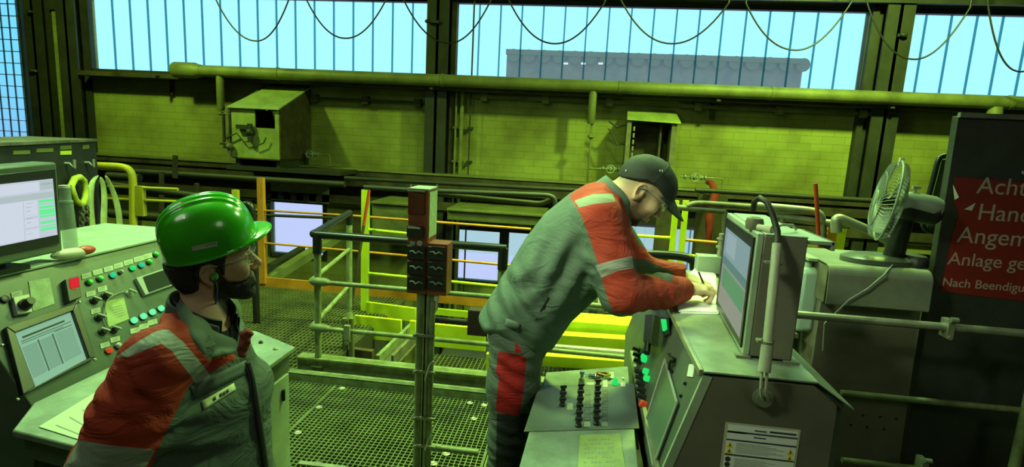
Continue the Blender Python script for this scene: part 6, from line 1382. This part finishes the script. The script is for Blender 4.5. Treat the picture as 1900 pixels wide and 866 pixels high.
for a_ in (aR, aL): sdf_obj('boot', boot(None, a_, [1, .1, 0]), [a_[0]-.1, a_[1]-.12, -.01], [a_[0]+.26, a_[1]+.12, .24], .006, M['rubber'], T1)

# ================================================================== PERSON 2: dark cap, bent over the papers
YB = 2.15
def A_(x, y, Y=YB): return Y_(x, y, Y)
T2 = thing('person', 'person in a dark cap and red and grey work clothes bending over to write', 'person', (-.26, 2.16, 0))
fd, ud = A_(1229, 391)-A_(1165, 328), A_(1235, 318)-A_(1181, 428)
H2 = frame_of(nrm([.73, -.02, -.68]), nrm([.68, 0, .73])); C2 = A_(1191, 362)+np.array([0, .0, 0]); C2[1] = YB+.0
s_ = 1.0; ear_off = Y_(1190, 360, YB-.075); C2 = ear_off+np.array([0, .075, 0])
prof2 = [(1122, 333), (1088, 342), (1056, 360), (1010, 397), (975, 442), (940, 500), (908, 552), (889, 582), (897, 603), (930, 625), (1000, 655), (1028, 642), (1062, 592), (1112, 545), (1142, 518), (1168, 470), (1172, 410), (1156, 358)]
PZ2 = [(A_(x, y)[0], A_(x, y)[2]) for x, y in prof2]
nb2 = A_(1140, 372); shN = A_(1108, 404, 1.985); elN = A_(1152, 546, 1.93); wrN = A_(1264, 537, 2.14); shF = A_(1128, 420, 2.33); elF = A_(1190, 505, 2.44); wrF = A_(1262, 509, 2.42)
hN, hF = A_(962, 615, 2.07), A_(965, 615, 2.24); knN, knF = A_(940, 815, 2.05), A_(955, 818, 2.30); anN = np.array([knN[0]-.02, 2.06, .09]); anF = np.array([knF[0]-.05, 2.33, .09])
PENT = Z_(1316, 545, RZ+.016)
def inflate(P, poly, Yc, Rr, Wd):
    dp = poly2(P[:, 0], P[:, 2], poly); y = np.abs(P[:, 1]-Yc)
    a = np.maximum(dp+Rr, 0)/Rr; return (np.sqrt(a*a+(y/Wd)**2)-1)*min(Rr, Wd)*.9
def handN(P):   # near (right) hand on the paper
    w = wrN+np.array([.012, .01, .0]); return hand_fn(P, w, nrm(np.array([1, .16, .09])), np.array([.15, .25, -1.]), np.array([0, 1., .5]), [(.5, 1.25, .85), (.5, 1.3, .9), (.5, 1.35, .9), (.5, 1.35, .9)], .98, [(.015, .024, .006), (.042, .040, .022), (.066, .034, .036), (.084, .018, .040)])
def handF(P):   # far (left) hand flat on the sheet
    w = wrF+np.array([.01, -.01, -.01]); return hand_fn(P, w, nrm(np.array([1, -.45, -.12])), np.array([0, 0, -1.]), np.array([0, -1., 0]), [(.15, .3, .2), (.15, .3, .2), (.2, .35, .2), (.2, .4, .2)], .98)
def body2(P):
    L = (P-C2)@H2.T; near = np.abs(L).max(1) < .2; d = np.linalg.norm(L, axis=1)-.12
    if near.any(): d[near] = head_fn(L[near])
    d = smin(d, rc(P, C2+H2[0]*-.035+H2[2]*-.04, nb2+[-.03, 0, -.02], .060, .066), .03)
    d = smin(d, rc(P, nb2+[-.06, 0, -.06], hN*.5+hF*.5, .11, .13), .05)
    d = smin(d, chain(P, [shN, elN, wrN], [.045, .038, .027]), .02); d = smin(d, chain(P, [shF, elF, wrF], [.045, .038, .027]), .02)
    for h_, k_, a_ in ((hN, knN, anN), (hF, knF, anF)): d = smin(d, chain(P, [h_, k_, a_], [.075, .05, .035]), .03)
    d = smin(d, handN(P), .012); d = smin(d, handF(P), .012); return d
def beard2(V):
    L = (V-C2)@H2.T; F, Sd, U = L.T; poly = [(.012, .03), (.028, -.005), (.05, -.04), (.075, -.033), (.094, -.033), (.125, -.033), (.125, -.120), (.02, -.12), (-.004, -.07), (.004, -.01)]
    d = poly2(F, U, poly); lip = np.sqrt(((U+.0495)/.009)**2+(Sd/.024)**2+((F-.102)/.014)**2)-1; return np.maximum(d, -lip*.008)
def goat(V):
    L = (V-C2)@H2.T; F, Sd, U = L.T; poly = [(.074, -.062), (.13, -.064), (.13, -.130), (.03, -.12), (.045, -.095)]; return poly2(F, U, poly)
def buzz(V):
    L = (V-C2)@H2.T; return poly2(L[:, 0], L[:, 2], [(-.14, .14), (-.14, -.01), (-.09, -.03), (-.055, -.02), (-.035, .0), (-.028, .03), (-.012, .04), (.012, .035), (.018, .01), (.03, .01), (.035, .05), (.07, .14)])
skin2 = zone_mat('skin_light', (.60, .42, .26), [('buzz', (.34, .28, .16), .012), ('beard', (.13, .085, .05), .018), ('goat', (.03, .02, .012), .006), ('brow', (.05,.035,.02), .002)], rough=.55, var=.08, bump=.15, bscale=260, sss=.05)
sdf_obj('body', body2, [anN[0]-.2, 1.82, 0.0], [.75, 2.62, C2[2]+.2], .0044, skin2, T2, dict(beard=beard2, goat=goat, buzz=buzz, brow=brow(C2, H2)), smooth=1)
glasses(T2, C2, H2, None)
# cap
def W2(F, Sd, U): return C2+np.array([F, Sd, U])@H2
chh = H2; CC = C2+H2[2]*.042+H2[0]*-.002
def cap(P):
    L = (P-CC)@chh.T; F, Sd, U = L.T
    o_ = ell(L, [.000, 0, .0], [.117, .094, .103]); i_ = ell(L, [.000, 0, 0], [.112, .089, .098]); d = smax(o_, -i_, .002)
    fold = .0016*np.exp(-(Sd/.004)**2)+.0012*np.exp(-((F-.0)/.005)**2); d = d-fold*(U > .0)
    d = smax(d, np.interp(F, [-.12, -.09, -.05, -.02, .01, .05, .08, .12], [-.062, -.052, -.02, .006, .014, .012, .006, .0])-U, .003)
    e = np.sqrt(((F-.085)/.108)**2+(Sd/.080)**2); zc = .036-.34*np.clip(F-.09, 0, 1)-6.0*Sd**2
    br = smax((e-1)*.075, np.abs(U-zc)-.0032, .003); br = smax(br, -(np.sqrt(((F+.0)/.110)**2+(Sd/.088)**2)-1)*.09, .003); br = smax(br, .05-F, .01)
    d = smin(d, br, .005); d = smin(d, ell(L, [-.004, 0, .104], [.008, .008, .005]), .003)
    return d+np.sin(F*70+Sd*60)*np.sin(U*80)*.0009*(F < .07)*(U > .01)
M['cap'] = mat('dark_cap_cloth', (.013,.021,.015), .7, bump=.3, bscale=300)
cp = sdf_obj('cap', cap, CC-.2, CC+.2, .0024, M['cap'], T2, smooth=1)
def capsurf(px, py): return surf(cap, px, py, 1.8, 2.8)
for (x, y, r_) in ((1227, 318, .006), (1164, 317, .005)):
    q = capsurf(x, y); b = MB(); b.ball(q, (.009, .003, .006)); b.build('cap_badge', M['chrome'], cp)
# jacket 2
def jacket2(P):
    d = inflate(P, PZ2, YB+.01, .135, .215)
    aN = chain(P, [shN, shN*.45+elN*.55, elN, elN*.35+wrN*.65, wrN], [.088, .080, .070, .062, .050], .03); aF = chain(P, [shF, elF, wrF], [.085, .070, .050], .03)
    d = smin(d, aN, .03); d = smin(d, aF, .03)
    d = d+wr(P, elN, [1, 0, .25], .040, .0060, elN*.55+wrN*.45, .15, .4)+wr(P, shN, [.35, 0, 1], .052, .007, shN*.5+elN*.5, .14, 1.)+wr(P, A_(950, 560), [.75, 0, .65], .075, .010, A_(955, 560, 2.0), .24, 2.)+wr(P, A_(1050, 470), [1, 0, -.55], .085, .008, A_(1045, 500, 1.98), .20, .2)+wr(P, A_(960, 520), [-.3, 0, 1], .10, .006, A_(950, 500, 1.98), .2, .9)
    d = smax(d, -rc(P, nb2+[-.01, 0, -.0], C2+H2[2]*-.02, .062, .085), .008)
    d = smax(d, -rc(P, wrN+(wrN-elN)*.01, wrN*2-elN, .040, .05), .006); d = smax(d, -rc(P, wrF+(wrF-elF)*.01, wrF*2-elF, .038, .05), .006)
    hem = nrm(A_(892, 590)-A_(1010, 655)); return d
red2 = [(1128, 334), (1095, 336), (1056, 362), (1078, 398), (1090, 430), (1110, 490), (1116, 516), (1130, 560), (1138, 580), (1290, 590), (1290, 480), (1185, 455), (1170, 420), (1160, 385), (1145, 352)]
st2a = [(1066, 372), (1100, 360), (1137, 359), (1142, 374), (1104, 378), (1074, 385)]
st2b = [(1104, 492), (1140, 482), (1173, 475), (1176, 497), (1146, 502), (1116, 515)]
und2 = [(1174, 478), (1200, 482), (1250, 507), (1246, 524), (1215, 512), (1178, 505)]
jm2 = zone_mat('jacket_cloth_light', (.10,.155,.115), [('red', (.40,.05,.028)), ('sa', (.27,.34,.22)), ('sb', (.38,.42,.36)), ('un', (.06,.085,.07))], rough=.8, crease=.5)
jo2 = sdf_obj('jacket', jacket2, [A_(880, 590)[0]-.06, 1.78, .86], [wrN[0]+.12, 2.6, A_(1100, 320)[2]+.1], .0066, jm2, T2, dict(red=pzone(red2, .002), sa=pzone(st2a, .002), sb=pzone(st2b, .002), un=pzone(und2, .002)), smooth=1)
jo2['label'] = 'grey work jacket with red shoulders and reflective bands'
up2 = nrm(np.array([.62, 0, .78])); fw2 = nrm(np.array([.78, 0, -.62]))
collar('collar', jo2, A_(1146, 362)+np.array([-.008, 0, 0]), .5, 2*math.pi-.5, fw2, np.array([0, 1., 0]), .072, .092, .030, -.030, mat('jacket_collar_light', (.10,.16,.12), .8), lap=.02, zf=.03, tilt=up2)
patch(jacket2, [(940, 590), (965, 600), (962, 615), (936, 603)], 'hem_tab', mat('hem_tab_cloth', (.12,.18,.14), .8), jo2, 5, 3, .004, .003, 1.6)
b = MB(); b.tube([surf(jacket2, x, y, 1.6)+np.array([0, -.002, 0]) for x, y in ((1018, 552), (1012, 562), (1004, 575), (995, 592))], .003, n=6); b.build('pocket_edge', M['blackp'], jo2)
# trousers 2
def trousers2(P):
    d = chain(P, [hN, (hN+knN)/2+[0, 0, 0], knN, anN], [.112, .096, .068, .068], .04); e = chain(P, [hF, (hF+knF)/2, knF, anF], [.112, .092, .068, .068], .04)
    d = smin(d, e, .02); d = smin(d, ell(P, (hN+hF)/2+[.015, 0, .02], [.13, .175, .12]), .04)
    return d+wr(P, knN, [.3, 0, 1], .05, .006, knN, .2, .3)+wr(P, hN, [.6, 0, 1], .06, .006, hN+[0, -.08, -.12], .2, .9)
pr2 = [(925, 652), (950, 655), (977, 663), (972, 720), (964, 771), (940, 768), (919, 762), (926, 700), (920, 690)]
pr2b = [(956, 633), (970, 652), (955, 657)]
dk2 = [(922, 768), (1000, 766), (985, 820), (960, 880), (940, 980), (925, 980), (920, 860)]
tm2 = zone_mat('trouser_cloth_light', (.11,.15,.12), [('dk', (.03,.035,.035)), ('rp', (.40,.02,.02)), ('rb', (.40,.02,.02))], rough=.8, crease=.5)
sdf_obj('trousers', trousers2, [anN[0]-.2, 1.86, .02], [hN[0]+.3, 2.52, 1.1], .0066, tm2, T2, dict(dk=pzone(dk2, .002), rp=pzone(pr2, .002), rb=pzone(pr2b, .002)), smooth=1)
for a_ in (anN, anF): sdf_obj('boot', boot(None, a_, [1, .1, 0]), [a_[0]-.1, a_[1]-.12, -.01], [a_[0]+.26, a_[1]+.12, .24], .006, M['rubber'], T2)
# pen in the near hand
_al = nrm(np.array([1, .16, .09])); _pn = np.array([.15, .25, -1.]); _pn = nrm(_pn-_al*(_pn@_al)); _sd = np.array([0, 1., .5]); _sd = nrm(_sd-_al*(_sd@_al)-_pn*(_sd@_pn))
_th = wrN+np.array([.012, .01, .0])+(_al*.096+_sd*.022+_pn*.034)*.98
pt = np.array([_th[0]+.022, _th[1]+.002, RZ+.0175]); pq = pt+nrm(_th+np.array([0, .0, .014])-pt)*.125
b = MB(); b.cyl(pt, pq, .0035, n=10); b.cyl(pt, pt+nrm(pt-pq)*.012, .003, .0008, n=8); o = tag(b.build('pen', M['blackp']), 'dark pen in the writing hand of the bent worker', 'pen')

# ---- groups of look-alikes
GR = dict(kick_plate='lime kick plates behind the railing', lime_beam='lime beams in the pit', stop_valve='valves beside the wall boxes', column_bracket='brackets on the steel columns', vertical_pipe='upright pipes on the brick wall',
          wall_conduit='conduits under the long pipe', duct_box='duct boxes on the lower wall', guard_post='upright guard posts', pit_pipe='short pipes at the railing corner', lime_railing='lime railings round the pit', dark_upright='dark uprights in the right opening')
for o in list(COL.objects):
    if o.parent is None and 'label' in o:
        g = GR.get(o.name.split('.')[0])
        if g: o['group'] = g
